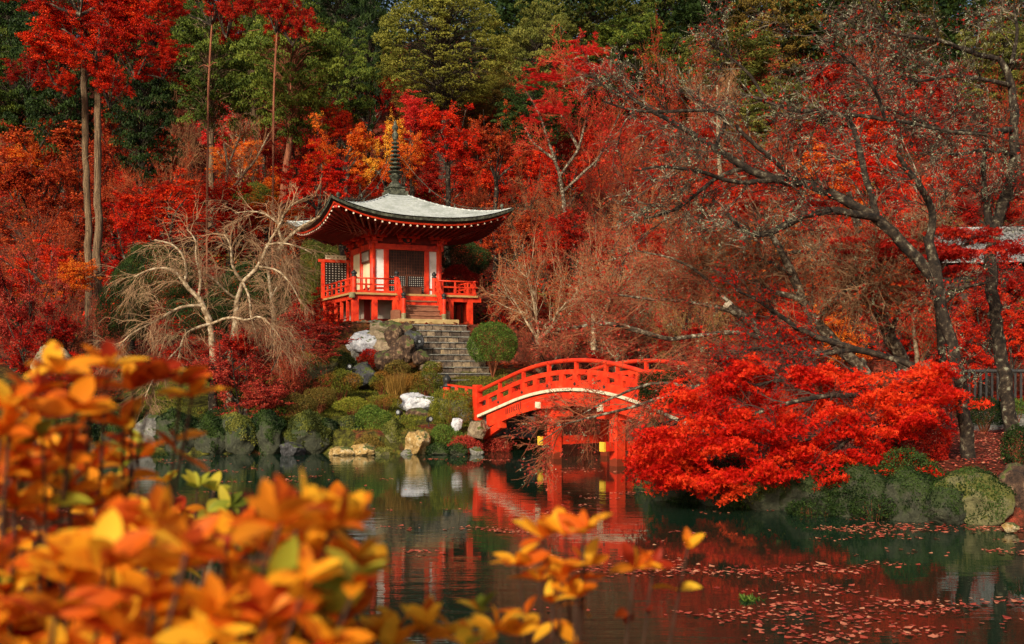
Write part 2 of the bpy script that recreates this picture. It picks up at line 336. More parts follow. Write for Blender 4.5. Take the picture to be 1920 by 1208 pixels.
# ------------------------------------------------------------------ terrain
POND = np.array([(-14,3.3),(-3,3.1),(3,3.4),(8,4),(15,6),(17,12),(9.5,14.9),(7.6,15.6),(6.6,16.0),(5.6,16.6),(4.6,17.4),(3.6,18.4),(2.9,19.6),(2.7,21.5),
    (3.1,24),(4.5,27),(5.0,31),(4.2,35),(2.6,36),(1.2,34),(.2,32.0),(-.4,30.8),(-1.0,29.9),(-2,29.5),(-4,29.3),(-6,29.6),(-9,29.2),(-12,29.6),(-16,29.8),(-21,26),(-22,8)], float)
def pond_dist(X, Y):
    """positive on land, negative in the pond"""
    d = np.full(X.shape, 1e9); ins = np.zeros(X.shape, bool); n = len(POND)
    for i in range(n):
        x0, y0 = POND[i]; x1, y1 = POND[(i+1) % n]
        ex, ey = x1-x0, y1-y0; t = np.clip(((X-x0)*ex+(Y-y0)*ey)/(ex*ex+ey*ey), 0, 1)
        d = np.minimum(d, np.hypot(X-x0-t*ex, Y-y0-t*ey))
        c = ((y0 > Y) != (y1 > Y)) & (X < (x1-x0)*(Y-y0)/(y1-y0+1e-12)+x0); ins ^= c
    return np.where(ins, -d, d)
PC = np.array([-4.71, 43.31]); TH = math.atan2(.416, .909); CT, ST = math.cos(TH), math.sin(TH); PB = 4.05
def ss(a, b, x):
    t = np.clip((x-a)/(b-a), 0, 1); return t*t*(3-2*t)
def wob(X, Y, s=1.0):
    return (np.sin(X*.9*s+1.3)*np.cos(Y*.7*s+.4) + .6*np.sin(X*2.1*s+Y*1.3*s) + .35*np.sin(X*4.3*s-Y*3.7*s+2))
def ground_z(X, Y):
    X = np.asarray(X, float); Y = np.asarray(Y, float)
    D = pond_dist(X, Y)
    bank = -1.0 + 1.6*ss(-.5, .35, D)
    land = bank + np.clip(D, 0, 30)*.035*ss(10, 20, Y) + .05*wob(X, Y)*ss(.4, 1.5, D)
    near = (Y < 3.6) & (D > 0); land = np.where(near, bank+.1*np.clip(-Y+3, 0, 3), land)
    # island garden slope and the pavilion's terrace
    u = (X-PC[0])*CT+(Y-PC[1])*ST; v = -(X-PC[0])*ST+(Y-PC[1])*CT
    r = np.maximum(np.abs(u)/1.05, np.abs(v+.3)/1.15)
    slope = .55 + (np.interp(Y, [28.6,30.2,33,36,38,40,46], [0,.12,.45,1.15,1.8,2.0,2.3]))*ss(3.2, .2, X) + .06*wob(X, Y, 1.3)*ss(.5, 2, D)
    land = np.where((Y > 27) & (D > 0), np.maximum(land, bank+slope-.6), land)
    mound = PB-.03 - 1.45*ss(3.35, 3.9, r) - .8*np.clip(r-3.9, 0, 30)
    land = np.where(D > 0, np.maximum(land, np.minimum(mound, bank+6)), land)
    st = 46 + 1.5*np.sin(X*.15) + np.where(X > 8, (X-8)*.12, 0)
    q = np.clip(Y-st, 0, 110)
    hill = 2.8 + .43*q + (.6*wob(X, Y, .22))*ss(0, 10, q)
    land = np.where(Y > st-3, np.maximum(land, hill - 2.8*ss(0, -3, Y-st)), land)
    return land
def gz(x, y): return float(ground_z(np.array([x]), np.array([y]))[0])

def lines(a): return np.array(sorted(set(np.round(np.concatenate(a), 4))))
xs = lines([np.linspace(-400,-60,18), np.linspace(-60,-24,40), np.linspace(-24,24,190), np.linspace(24,60,40), np.linspace(60,400,18)])
ys = lines([np.linspace(-300,-20,12), np.linspace(-20,2,30), np.linspace(2,50,210), np.linspace(50,170,110), np.linspace(170,500,14)])
gx, gy = np.meshgrid(xs, ys); gzz = ground_z(gx, gy)
nx, ny = len(xs), len(ys)
idx = np.arange(nx*ny).reshape(ny, nx)
quads = np.stack([idx[:-1,:-1], idx[:-1,1:], idx[1:,1:], idx[1:,:-1]], -1).reshape(-1, 4)
g = link('ground', np_mesh('ground', np.stack([gx, gy, gzz], -1).reshape(-1,3), quads, smooth=True, mats=[M['earth']])); tag(g, kind='structure')
wb = MB(); wb.add([(-30,2,0),(25,2,0),(25,40,0),(-30,40,0)], [(0,1,2,3)]); wt = wb.build('water', 'pond_water'); tag(wt, kind='structure')

# ------------------------------------------------------------------ vegetation kit (numpy)
def unit(a): return a/np.maximum(np.linalg.norm(a, axis=-1, keepdims=True), 1e-9)
def grow(P, D, ln, K, wig, trop, rng, flat=1.0):
    """polylines (N,K+1,3) from starts P and directions D"""
    out = [P]; D = unit(D.copy()); step = (ln/K)[:,None]
    for k in range(K):
        D = unit(D + rng.normal(0, wig, D.shape) + np.asarray(trop)[None])
        D2 = D.copy(); D2[:,2] *= flat; P = P + unit(D2)*step; out.append(P)
    return np.stack(out, 1)
def spawn(poly, n, ang, rng, t0=.25, t1=1.0, flat=1.0, wts=None):
    N, K1, _ = poly.shape
    i = rng.integers(0, N, n) if wts is None else rng.choice(N, n, p=wts/wts.sum())
    t = rng.uniform(t0, t1, n)*(K1-1); k = np.minimum(t.astype(int), K1-2); f = (t-k)[:,None]
    a = poly[i,k]; b = poly[i,k+1]; P = a*(1-f)+b*f; d = unit(b-a)
    q = rng.normal(0, 1, (n,3)); q[:,2] *= flat; q = unit(q - (q*d).sum(-1, keepdims=True)*d)
    an = rng.normal(ang, ang*.25, n)[:,None]
    return P, unit(d*np.cos(an) + q*np.sin(an)), t/(K1-1), i
def prisms(poly, r0, r1, n=3):
    """open n-sided tubes along (N,K+1,3) polylines; radii r0->r1 (arrays N)"""
    N, K1, _ = poly.shape
    d = np.gradient(poly, axis=1); d = unit(d)
    ref = np.where(np.abs(d[:,:1,2:3]) > .85, np.array([1.,.1,0.]), np.array([.1,.2,1.]))
    a = unit(np.cross(d, np.broadcast_to(ref, d.shape))); b = np.cross(d, a)
    t = np.linspace(0, 1, K1)[None,:,None]
    R = (np.asarray(r0).reshape(-1,1,1)*(1-t) + np.asarray(r1).reshape(-1,1,1)*t)
    R = np.broadcast_to(R, (N,K1,1))
    vs = [poly + (a*math.cos(2*PI*k/n)+b*math.sin(2*PI*k/n))*R for k in range(n)]
    V = np.stack(vs, 2).reshape(-1, 3)
    base = (np.arange(N)*K1*n)[:,None,None] + (np.arange(K1-1)*n)[None,:,None] + np.arange(n)[None,None,:]
    nxt = (np.arange(N)*K1*n)[:,None,None] + (np.arange(K1-1)*n)[None,:,None] + ((np.arange(n)+1) % n)[None,None,:]
    Fq = np.stack([base, nxt, nxt+n, base+n], -1).reshape(-1, 4)
    return V, Fq
def merge(parts):
    Vs = []; Fs = []; o = 0
    for V, Fq in parts: Vs.append(V); Fs.append(Fq+o); o += len(V)
    return np.concatenate(Vs), np.concatenate(Fs)
def leafquads(P, size, rng, flat=.5, aspect=.7, nrm=None, hang=0, lobes=1):
    """kite-shaped leaves; flat 0 = any orientation, 1 = all horizontal"""
    n = len(P); size = np.broadcast_to(size, (n,))
    N = rng.normal(0, 1, (n,3))
    N = unit(N); N = unit(N*(1-flat) + (np.array([0,0,1.]) if nrm is None else nrm)*flat)
    a = rng.normal(0, 1, (n,3)); a[:,2] -= hang; a = unit(a - (a*N).sum(-1, keepdims=True)*N); b = np.cross(N, a)
    s = size[:,None]*rng.uniform(.7, 1.3, (n,1))
    Vs = []; Fs = []; o = 0
    for l in range(lobes):
        an = 0 if lobes == 1 else (l-(lobes-1)/2)*1.0
        aa = a*math.cos(an)+b*math.sin(an); bb = -a*math.sin(an)+b*math.cos(an); sc = 1 if (lobes == 1 or l == lobes//2) else .82
        wd = aspect if lobes == 1 else .36
        p0 = P - a*s*.3; V = np.stack([p0, p0+aa*s*.45*sc+bb*s*wd*.5, p0+aa*s*sc+N*s*.12, p0+aa*s*.45*sc-bb*s*wd*.5], 1).reshape(-1,3)
        Vs.append(V); Fs.append(np.arange(n*4).reshape(n,4)+o); o += n*4
    return np.concatenate(Vs), np.concatenate(Fs)
def leafmesh(name, P, size, rng, v=None, **kw):
    n = len(P); V, Fq = leafquads(P, size, rng, **kw)
    if v is None: v = np.full(n, .5)
    v = np.clip(v*.55 + rng.uniform(0, 1, n)*.45, 0, 1)
    return np_mesh(name, V, Fq, attr=np.tile(v, kw.get('lobes', 1)))

# ---- crown prototypes, unit radius 1 horizontally, centred on the origin
def proto_maple(seed, nleaf=16000, leafsize=.036, flat=.3):
    rng = np.random.default_rng(seed)
    n0 = 7; az = np.arange(n0)*2*PI/n0 + rng.uniform(-.4,.4,n0)
    D = np.stack([np.cos(az), np.sin(az), rng.uniform(.25, 1.5, n0)], -1)
    P = np.zeros((n0,3)); P[:,2] = -.75
    A = grow(P, D, rng.uniform(.9,1.3,n0), 6, .16, (0,0,.02), rng)
    P, D, t, i = spawn(A, 55, .75, rng, .3, 1, .5); B = grow(P, D, rng.uniform(.3,.6,55), 4, .14, (0,0,.03), rng, .7)
    P, D, t, j = spawn(B, 420, .8, rng, .15, 1, .3); C = grow(P, D, rng.uniform(.10,.26,420), 3, .15, (0,0,-.04), rng, flat)
    tw = merge([prisms(A, .028, .008, 5), prisms(B, .010, .004, 4), prisms(C, .004, .0022, 3)])
    k = rng.integers(0, 420, nleaf); tt = rng.uniform(.2, 1.08, nleaf)*3; q = np.clip(tt.astype(int), 0, 2); f = (tt-q)[:,None]
    LP = C[k,q]*(1-f)+C[k,q+1]*f + rng.normal(0, 1, (nleaf,3))*np.array([.040,.040,.013])
    s = np.percentile(np.hypot(LP[:,0], LP[:,1]), 95); zc = (np.percentile(LP[:,2],96)+np.percentile(LP[:,2],4))/2; zr = (np.percentile(LP[:,2],96)-np.percentile(LP[:,2],4))/2
    cv = rng.uniform(0,1,420)
    def norm(V): V = V.copy(); V[:,:2] /= s; V[:,2] = (V[:,2]-zc)/zr*.72; return V
    LV = norm(LP)
    me = leafmesh('maple_leaves', LV, leafsize, rng, v=cv[k], flat=.28, aspect=.75)
    mt = np_mesh('maple_limbs', norm(tw[0]), tw[1])
    return me, mt, norm(np.array([[0,0,-.75]]))[0,2]
def proto_bare(seed, up=.25, ntw=3000, droop=0., rmin=.0014):
    rng = np.random.default_rng(seed)
    n0 = 7; az = np.arange(n0)*2*PI/n0 + rng.uniform(-.4,.4,n0)
    D = np.stack([np.cos(az), np.sin(az), rng.uniform(.3, 1.5, n0)], -1); P = np.zeros((n0,3)); P[:,2] = -.9
    A = grow(P, D, rng.uniform(1.1,1.6,n0), 7, .15, (0,0,.0), rng)
    P, D, t, i = spawn(A, 70, .65, rng, .2, 1, .7); B = grow(P, D, rng.uniform(.4,.75,70), 5, .14, (0,0,up*.2), rng)
    P, D, t, j = spawn(B, 600, .6, rng, .1, 1, .7); C = grow(P, D, rng.uniform(.18,.40,600), 4, .13, (0,0,up*.3-droop*.5), rng)
    P, D, t, j = spawn(C, ntw, .75, rng, .1, 1, .8); E = grow(P, D, rng.uniform(.08,.22,ntw), 3, .2, (0,0,up*.3-droop), rng)
    al = E.reshape(-1,3); s = np.percentile(np.hypot(al[:,0], al[:,1]), 96); zc = (np.percentile(al[:,2],97)+np.percentile(al[:,2],3))/2; zr = (np.percentile(al[:,2],97)-np.percentile(al[:,2],3))/2
    def norm(V): V = V.copy(); V[:,:2] /= s; V[:,2] = (V[:,2]-zc)/zr*.85; return V
    V, Fq = merge([prisms(A, .026, .008, 5), prisms(B, .009, .004, 3)])
    V2, F2 = merge([prisms(C, .0034, .0022, 3), prisms(E, .0022, rmin, 3)])
    nl = 5200; k = rng.integers(0, ntw, nl); LP = E[k, rng.integers(0,4,nl)] + rng.normal(0,.015,(nl,3))
    me = leafmesh('sparse_leaves', norm(LP), .030, rng, v=rng.uniform(0,1,nl), flat=.4, aspect=.75)
    return np_mesh('bare_limbs', norm(V), Fq), np_mesh('bare_twigs', norm(V2), F2), me, norm(np.array([[0,0,-.9]]))[0,2]
def proto_clump(seed, ncl=170, per=110, cr=.17, leafsize=.030, shell=.55, ragged=.25, hang=0, flat=.3):
    rng = np.random.default_rng(seed)
    C = unit(rng.normal(0,1,(ncl,3))); C *= (rng.uniform(shell,1,ncl)**.5)[:,None]*(1+ragged*np.sin(C[:,:1]*5+seed)*np.cos(C[:,2:3]*6+C[:,1:2]*4))
    n = ncl*per; c = np.repeat(np.arange(ncl), per)
    q = unit(rng.normal(0,1,(n,3))); q[:,2] = np.abs(q[:,2])*.9-.15
    rad = (cr*rng.uniform(.6,1.4,ncl))[c][:,None]
    P = C[c] + q*rad*np.array([1,1,.72])*rng.uniform(.75,1.05,(n,1))
    cv = rng.uniform(0,1,ncl)
    me = leafmesh('foliage_clumps', P, leafsize, rng, v=cv[c], flat=flat, aspect=.6, hang=hang, nrm=unit(q+np.array([0,0,.4])))
    # limbs run from the axis to each clump
    z0 = np.clip(C[:,2]-.35, -1.1, .6); S = np.stack([np.zeros(ncl), np.zeros(ncl), z0], -1)
    t = np.linspace(0,1,5)[None,:,None]; poly = S[:,None]*(1-t*.8)+C[:,None]*t*.8; poly = poly + np.stack([np.zeros_like(t[...,0]), np.zeros_like(t[...,0]), .1*np.sin(t[...,0]*PI)], -1)
    poly[:,1:-1] += rng.normal(0,.02,(ncl,3,3))
    V, Fq = prisms(poly, .009, .003, 4)
    ax = np.zeros((1,6,3)); ax[0,:,2] = np.linspace(-1.15,.8,6); V2, F2 = prisms(ax, .035, .01, 7)
    V, Fq = merge([(V,Fq),(V2,F2)])
    return me, np_mesh('clump_limbs', V, Fq), -1.1
PM = [proto_maple(s) for s in (11,12,13,14)]
PBARE = [proto_bare(s, up) for s, up in ((21,.10),(22,.02),(23,.18))]
PH = [proto_clump(s, 300, 120, .15, .040, .3, .3, hang=.5, flat=.25) for s in (31,32,33)]
PR = [proto_clump(s, 620, 90, .105, .026, .72, .05, flat=.4) for s in (41,)]
def trunk_mesh(p0, p1, r0, r1, rng, bend=.03, n=9, K=9):
    p0 = np.array(p0); p1 = np.array(p1); t = np.linspace(0,1,K)[:,None]; L_ = np.linalg.norm(p1-p0)
    pts = p0*(1-t)+p1*t; pts[1:-1] += rng.normal(0, bend*L_/4, (K-2,3))*np.array([1,1,.2])
    rad = r0*(1-t[:,0])+r1*t[:,0]; rad[0] *= 1.35; rad[1] *= 1.05
    V = []; 
    for i in range(K):
        for k in range(n):
            a = 2*PI*k/n; w_ = rad[i]*(1+.1*math.sin(3*a+i))
            V.append(pts[i]+np.array([math.cos(a)*w_, math.sin(a)*w_, 0]))
    Fq = [[i*n+k, i*n+(k+1)%n, (i+1)*n+(k+1)%n, (i+1)*n+k] for i in range(K-1) for k in range(n)]
    return np_mesh('trunk', np.array(V), np.array(Fq), smooth=True)

def find_depth(px, py, hc, lo=46.5, hi=150):
    """depth at which the sight line through (px,py) passes hc metres above the hillside"""
    for d in np.arange(lo, hi, .5):
        p = at(px, py, d)
        if p[2]-gz(p[0], p[1]) <= hc: return d
    return hi
cnt = [0]
def hill_tree(kind, px, py, rx, ry, colour, label, hc=3.4, d=None, cat='tree', bark='bark_dark', twig='twig_brown', group=None, name=None, tr=None, lean=0):
    cnt[0] += 1; rng = np.random.default_rng(500+cnt[0])
    if d is None: d = find_depth(px, py, hc)
    c = at(px, py, d); R = rx/F*d; Rz = ry/F*d
    bx, by = c[0]+lean*R, c[1]; z0 = gz(bx, by)-.15
    nm = name or {'maple':'maple_tree','bare':'bare_tree','thin':'thinning_maple_tree','hinoki':'cypress_tree','round':'evergreen_oak_tree'}[kind]
    o = empty(nm, (bx, by, z0), label, cat, group)
    loc = np.array([c[0]-bx, c[1]-by, c[2]-z0]); rz = rng.uniform(0, 2*PI)
    def part(name, me, m_, zs):
        q = link(name, me, o, m_, loc); q.rotation_euler = (0,0,rz); q.scale = (R, R, zs); return q
    if kind == 'maple':
        me, ml, zb = PM[cnt[0] % len(PM)]; zs = Rz/.72
        part('crown', me, L[colour], zs); part('limbs', ml, M[bark], zs)
    elif kind in ('bare', 'thin'):
        ml, mt, me, zb = PBARE[cnt[0] % len(PBARE)]; zs = Rz/.85
        part('limbs', ml, M[bark], zs); part('twigs', mt, M[twig], zs)
        if kind == 'thin': part('crown', me, L[colour], zs)
    else:
        me, ml, zb = (PH[cnt[0] % len(PH)] if kind == 'hinoki' else PR[0]); zs = Rz
        part('crown', me, L[colour], zs); part('limbs', ml, M[bark], zs)
    top = loc + np.array([0,0,zb*zs]); r = tr or (.05*R+.05)
    if top[2] < .3: top[2] = .3
    link('trunk', trunk_mesh((0,0,0), top+np.array([0,0,.15*Rz]), r*1.15, r*.75, rng), o, M[bark])
    return o

# ---- hand-laid trees: limbs given as polylines of (px, py, depth, radius_px)
def resample(pl, step=.18):
    P = np.array([at(a,b,c) for a,b,c,_ in pl]); R = np.array([r/F*c for _,_,c,r in pl])
    seg = np.linalg.norm(np.diff(P, axis=0), axis=1); s = np.concatenate([[0], np.cumsum(seg)]); n = max(3, int(s[-1]/step)+1)
    t = np.linspace(0, s[-1], n)
    # smooth with Catmull-like cubic via small box filtering
    Q = np.stack([np.interp(t, s, P[:,k]) for k in range(3)], -1); r = np.interp(t, s, R)
    for _ in range(2): Q[1:-1] = (Q[:-2]+2*Q[1:-1]+Q[2:])/4
    return Q, r
def limb_tube(Q, r, rng, n=8):
    Q = Q + rng.normal(0,1,Q.shape)*(r[:,None]*.12)
    V, Fq = prisms(Q[None], 1, 1, n); K1 = len(Q)
    V = V.reshape(K1, n, 3); V = Q[:,None] + (V-Q[:,None])*(r[:,None,None]*(1+rng.uniform(-.1,.12,(K1,n,1))))
    return V.reshape(-1,3), Fq
def hand_tree(name, label, limbs, rng, bark, twig, lv, leaves=None, cat='tree', lichen=0, group=None, cut=None):
    """lv = list of levels (count, angle, len_min, len_max, K, wiggle, trop, flat, r0, r1)"""
    base = at(*limbs[0][0][:3]); base[2] = gz(base[0], base[1])-.1 if base[2] > 0 and abs(base[2]-gz(base[0],base[1])) < 1.2 else base[2]
    o = empty(name, base, label, cat, group)
    rs = [resample(l) for l in limbs]
    if True:
        Q0, r0 = rs[0]; Q0[0] = base
    k0 = limb_tube(rs[0][0], rs[0][1], rng, 10)
    link('trunk', np_mesh('trunk', k0[0]-base, k0[1], smooth=True, mats=[M[bark]]), o)
    if len(rs) > 1:
        V, Fq = merge([limb_tube(Q, r, rng) for Q, r in rs[1:]]); link('limbs', np_mesh('limbs', V-base, Fq, smooth=True, mats=[M[bark]]), o)
    K = 12; pol = []; wts = []
    for j, (Q, r) in enumerate(rs):
        t = np.linspace(0, len(Q)-1, K+1); pol.append(np.stack([np.interp(t, np.arange(len(Q)), Q[:,k]) for k in range(3)], -1))
        wts.append(np.linalg.norm(np.diff(Q, axis=0), axis=1).sum()*(.25 if j == 0 else 1))
    cur = np.stack(pol); w_ = np.array(wts); parts = []
    for n_, ang, l0, l1, K_, wig, trop, flat, ra, rb in lv:
        P, D, t, i = spawn(cur, n_, ang, rng, .2, 1.0, flat, w_); w_ = None
        cur = grow(P, D, rng.uniform(l0, l1, n_), K_, wig, trop, rng); parts.append(prisms(cur, ra, rb, 3))
    V, Fq = merge(parts); link('twigs', np_mesh('twigs', V-base, Fq, mats=[M[twig]]), o)
    if leaves:
        nl, col, size, jit, lobes = leaves
        sel = rng.integers(0, len(cur), nl); LP = cur[sel, rng.integers(0, cur.shape[1], nl)] + rng.normal(0, jit, (nl,3))
        LP = LP[LP[:,2] > .03]
        link('leaves', leafmesh('leaves', LP-base, size, rng, v=rng.uniform(0,1,len(LP)), flat=.5, lobes=lobes), o, L[col])
    if lichen:
        sel = rng.integers(0, len(cur), lichen); c = cur[sel, rng.integers(0, cur.shape[1], lichen)]
        LP = np.repeat(c, 7, 0) + rng.normal(0, .022, (lichen*7,3))
        link('lichen', leafmesh('lichen', LP-base, .026, rng, flat=0), o, L['lichen'])
    if cut is not None:
        (pa, pb, r) = cut; c = MB(); c.tube([pa, pb], [r, r*.98], 10); c.build('cut_end', 'cut_wood', o, off=tuple(-base))
    return o

# ================================================================== THE PAVILION
pav = empty('pavilion', (PC[0], PC[1], PB), 'vermilion square temple hall with a pale curved roof and bronze spire on the island', 'temple hall', rz=TH)
OFF = (0,0,-PB)
HS = 3.62
def eave(t): return 7.97 + .60*abs(t)**2.6
def roof_h(r, t):
    return 7.97 + 1.58*(1-r)**1.42 + .60*(abs(t)**2.6)*r**2.2
# roof skin with shingle courses on four faces
NR, NT = 17, 36
V = []; Fq = []; RA = []
def face_uv(s, a, rr):                            # side s, a across, rr outwards
    return [(a,-rr),(rr,a),(-a,rr),(-rr,-a)][s]
for s in range(4):
    rows = []
    for i in range(NR):
        for e in (0, 1):                           # two rows per course give the step
            r = .10 + .90*((i+e)/NR); lift = .065 if e == 1 else 0
            row = []
            for j in range(NT+1):
                t = -1+2*j/NT; x, y = face_uv(s, t*r*HS*(1+.012*r*abs(t)**6), r*HS*(1+.0*t))
                row.append(len(V)); V.append((x, y, roof_h(r, t)+lift-PB))
            rows.append(row)
    for q_, (a, b) in enumerate(zip(rows[:-1], rows[1:])):
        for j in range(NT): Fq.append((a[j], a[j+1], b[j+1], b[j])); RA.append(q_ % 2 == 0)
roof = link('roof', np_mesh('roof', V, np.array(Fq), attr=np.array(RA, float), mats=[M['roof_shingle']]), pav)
def eave_strip(name, r0, z0, r1, z1, material, parent, n=48):
    mb = MB()
    for s in range(4):
        vs = []
        for j in range(n+1):
            t = -1+2*j/n; x, y = face_uv(s, t*r0*HS, r0*HS); vs.append((x, y, eave(t)*(1 if r0 > .9 else 1)+z0))
            x, y = face_uv(s, t*r1*HS, r1*HS); vs.append((x, y, eave(t)+z1))
        mb.add(vs, [(2*j, 2*j+1, 2*j+3, 2*j+2) for j in range(n)])
    return mb.build(name, material, parent, OFF)
eave_strip('eave_edge', 1.0, .022, .995, -.075, 'bronze_patina', roof)
mb = MB()
eave_strip('eave_underlayer', .994, -.072, .965, -.17, 'black_lacquer', roof)
eave_strip('eave_board', .964, -.168, .955, -.235, 'vermilion_paint', roof)
# soffit rising to the wall head
mb = MB(); n = 40
for s in range(4):
    vs = []
    for j in range(n+1):
        t = -1+2*j/n
        for k in range(6):
            q = k/5; r = .956*(1-q)+.36*q; x, y = face_uv(s, t*r*HS, r*HS)
            z = (eave(t)-.2)*(1-q)+(7.62)*q + .10*math.sin(q*PI); vs.append((x, y, z))
    mb.add(vs, [(6*j+k, 6*j+k+1, 6*j+k+7, 6*j+k+6) for j in range(n) for k in range(5)])
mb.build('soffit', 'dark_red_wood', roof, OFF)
for s in range(4):                                 # rafters with pale painted ends
    for j in range(25):
        t = -.955 + 1.91*j/24; te = t
        r1 = .945; x1, y1 = face_uv(s, te*r1*HS, r1*HS); z1 = eave(t)-.285
        r0 = .52; x0, y0 = face_uv(s, te*r1*HS*(.72 if abs(t) > .5 else .9), r0*HS); z0 = 7.50
        mb = MB(); mb.bar((x0,y0,z0), (x1,y1,z1), .065, .075); d = (Vector((x1,y1,z1))-Vector((x0,y0,z0))).normalized()
        mb.mi = 1; mb.bar(Vector((x1,y1,z1))+d*.001, Vector((x1,y1,z1))+d*.022, .055, .06)
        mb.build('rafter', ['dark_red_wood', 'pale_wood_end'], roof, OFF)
for sx, sy in ((-1,-1),(1,-1),(1,1),(-1,1)):        # hip ridges, corner beams and corner knobs
    pts = []
    for k in range(19):
        r = .11+.87*k/18; pts.append((sx*r*HS, sy*r*HS, roof_h(r,1)+.015))
    MB().sweep(pts, .07, .05).build('hip_ridge', 'roof_shingle', roof, OFF)
    MB().bar((sx*1.9, sy*1.9, 7.62), (sx*HS*.935, sy*HS*.935, eave(1)-.30), .15, .17).build('corner_beam', 'vermilion_paint', roof, OFF)
    r = .90; MB().lathe((sx*r*HS, sy*r*HS, roof_h(r,1)+.03), [(.05,0),(.055,.05),(.03,.07),(.06,.10),(.075,.15),(.06,.20),(.015,.235)], 10).build('corner_knob', 'bronze_patina', roof, OFF, smooth=True)
# spire
sp = MB(); sp.box(-.42,.42,-.42,.42, 9.30, 9.50); sp.box(-.32,.32,-.32,.32, 9.497, 9.62); sp.box(-.37,.37,-.37,.37, 9.617, 9.67); sp.lathe((0,0,9.667), [(.29,0),(.27,.10),(.19,.19),(.14,.24)], 16)
spire = sp.build('spire_base', 'bronze_patina', pav, OFF, bevel=.01)
MB().lathe((0,0,9.89), [(.12,0),(.15,.08),(.25,.22),(.28,.27),(.17,.29),(.17,.33),(.29,.40),(.30,.43),(.13,.47)], 18).build('lotus_bowl', 'bronze_patina', spire, OFF, smooth=False)
MB().tube([(0,0,10.3),(0,0,12.0)], [.085,.045], 10).build('spire_shaft', 'bronze_patina', spire, OFF, smooth=True)
for k in range(7):
    z = 10.42+.165*k; R_ = .25-.017*k
    MB().lathe((0,0,z), [(.10,0),(R_*.72,.008),(R_,.03),(R_*1.03,.062),(R_*.9,.085),(.10,.075)], 18).build('spire_ring', 'bronze_patina', spire, OFF)
MB().lathe((0,0,11.56), [(.06,0),(.10,.06),(.13,.20),(.11,.30),(.06,.36),(.05,.40),(.10,.45),(.13,.52),(.12,.58),(.05,.66),(.07,.70),(.05,.75),(.01,.83)], 14).build('jewel', 'bronze_patina', spire, OFF, smooth=True)
for sx, sy in ((-1,-1),(1,-1),(1,1),(-1,1)):        # chains with bells
    a = Vector((sx*.12, sy*.12, 11.0)); b = Vector((sx*.88*HS, sy*.88*HS, roof_h(.88,1)+.12)); pts = []
    for k in range(17):
        q = k/16; p = a.lerp(b, q); p.z -= .95*math.sin(q*PI)*(1-.25*q); pts.append(p)
    for p, q in zip(pts, [x/16 for x in range(17)]):
        r = max(abs(p.x), abs(p.y))/HS; p.z = max(p.z, roof_h(min(r,1),1)+.09) if r > .12 else p.z
    ch = MB().tube(pts, .011, 5).build('chain', 'bronze_patina', pav, OFF)
    for k in (5, 9, 12): p = pts[k]; MB().lathe((p.x, p.y, p.z-.15), [(.045,0),(.04,.07),(.022,.11),(.008,.15)], 8).build('bell', 'bronze_patina', ch, OFF)

def perforated(name, x0, x1, y, z0, z1, n, m_, fx, fz, material, parent, off):
    xs_ = [x0]; zs_ = [z0]
    for k in range(n): xs_ += [x0+(x1-x0)*(k+.5-fx/2)/n, x0+(x1-x0)*(k+.5+fx/2)/n]
    for k in range(m_): zs_ += [z0+(z1-z0)*(k+.5-fz/2)/m_, z0+(z1-z0)*(k+.5+fz/2)/m_]
    xs_.append(x1); zs_.append(z1); W_ = len(xs_); mb = MB(); vs = [(x,y,z) for z in zs_ for x in xs_]; fs = []
    for j in range(len(zs_)-1):
        for i in range(W_-1):
            if i % 2 and j % 2: continue
            fs.append((j*W_+i, j*W_+i+1, (j+1)*W_+i+1, (j+1)*W_+i))
    mb.add(vs, fs); o = mb.build(name, material, parent, off); md = o.modifiers.new('thick', 'SOLIDIFY'); md.thickness = .015; return o
# body: columns, beams, panels
B = 1.36; DZ = 5.20
for x, y in ((-B,-B),(B,-B),(B,B),(-B,B),(-B,0),(B,0)):
    MB().tube([(x,y,4.1),(x,y,7.42)], .115, 16).build('column', 'vermilion_paint', pav, OFF, smooth=True)
for x in (-.83, .83): MB().box(x-.10,x+.10,-B-.075,-B+.06,DZ,7.0).build('door_post', 'vermilion_paint', pav, OFF, bevel=.008)
mb = MB(); mb.box(-B-.16,B+.16,-B-.10,-B+.10,7.0,7.22); mb.box(-B-.10,B+.10,B-.10,B+.10,7.0,7.22); mb.box(-B-.098,-B+.098,-B+.102,B-.102,6.99,7.21); mb.box(B-.098,B+.098,-B+.102,B-.102,6.99,7.21)
mb.build('head_beam', 'vermilion_paint', pav, OFF, bevel=.01)
mb = MB(); mb.box(-B+.1,B-.1,-B-.05,-B+.05,DZ,5.27); mb.box(-B-.05,-B+.05,-B+.1,B-.1,DZ,5.27); mb.box(-B-.045,-B+.045,-B+.1,B-.1,5.46,5.53)
mb.box(-B+.1,-.94,-B-.045,-B+.045,5.46,5.53); mb.box(.94,B-.1,-B-.045,-B+.045,5.46,5.53); mb.build('sill_beam', 'vermilion_paint', pav, OFF)
mb = MB(); mb.box(-B-.05,B+.05,-B-.05,-B+.04,7.24,7.62); mb.box(-B-.05,-B+.04,-B+.05,B,7.24,7.62); mb.box(B-.04,B+.05,-B+.05,B,7.24,7.62); mb.box(-B,B,B-.04,B+.05,7.24,7.62); mb.build('frieze', 'dark_red_wood', pav, OFF)
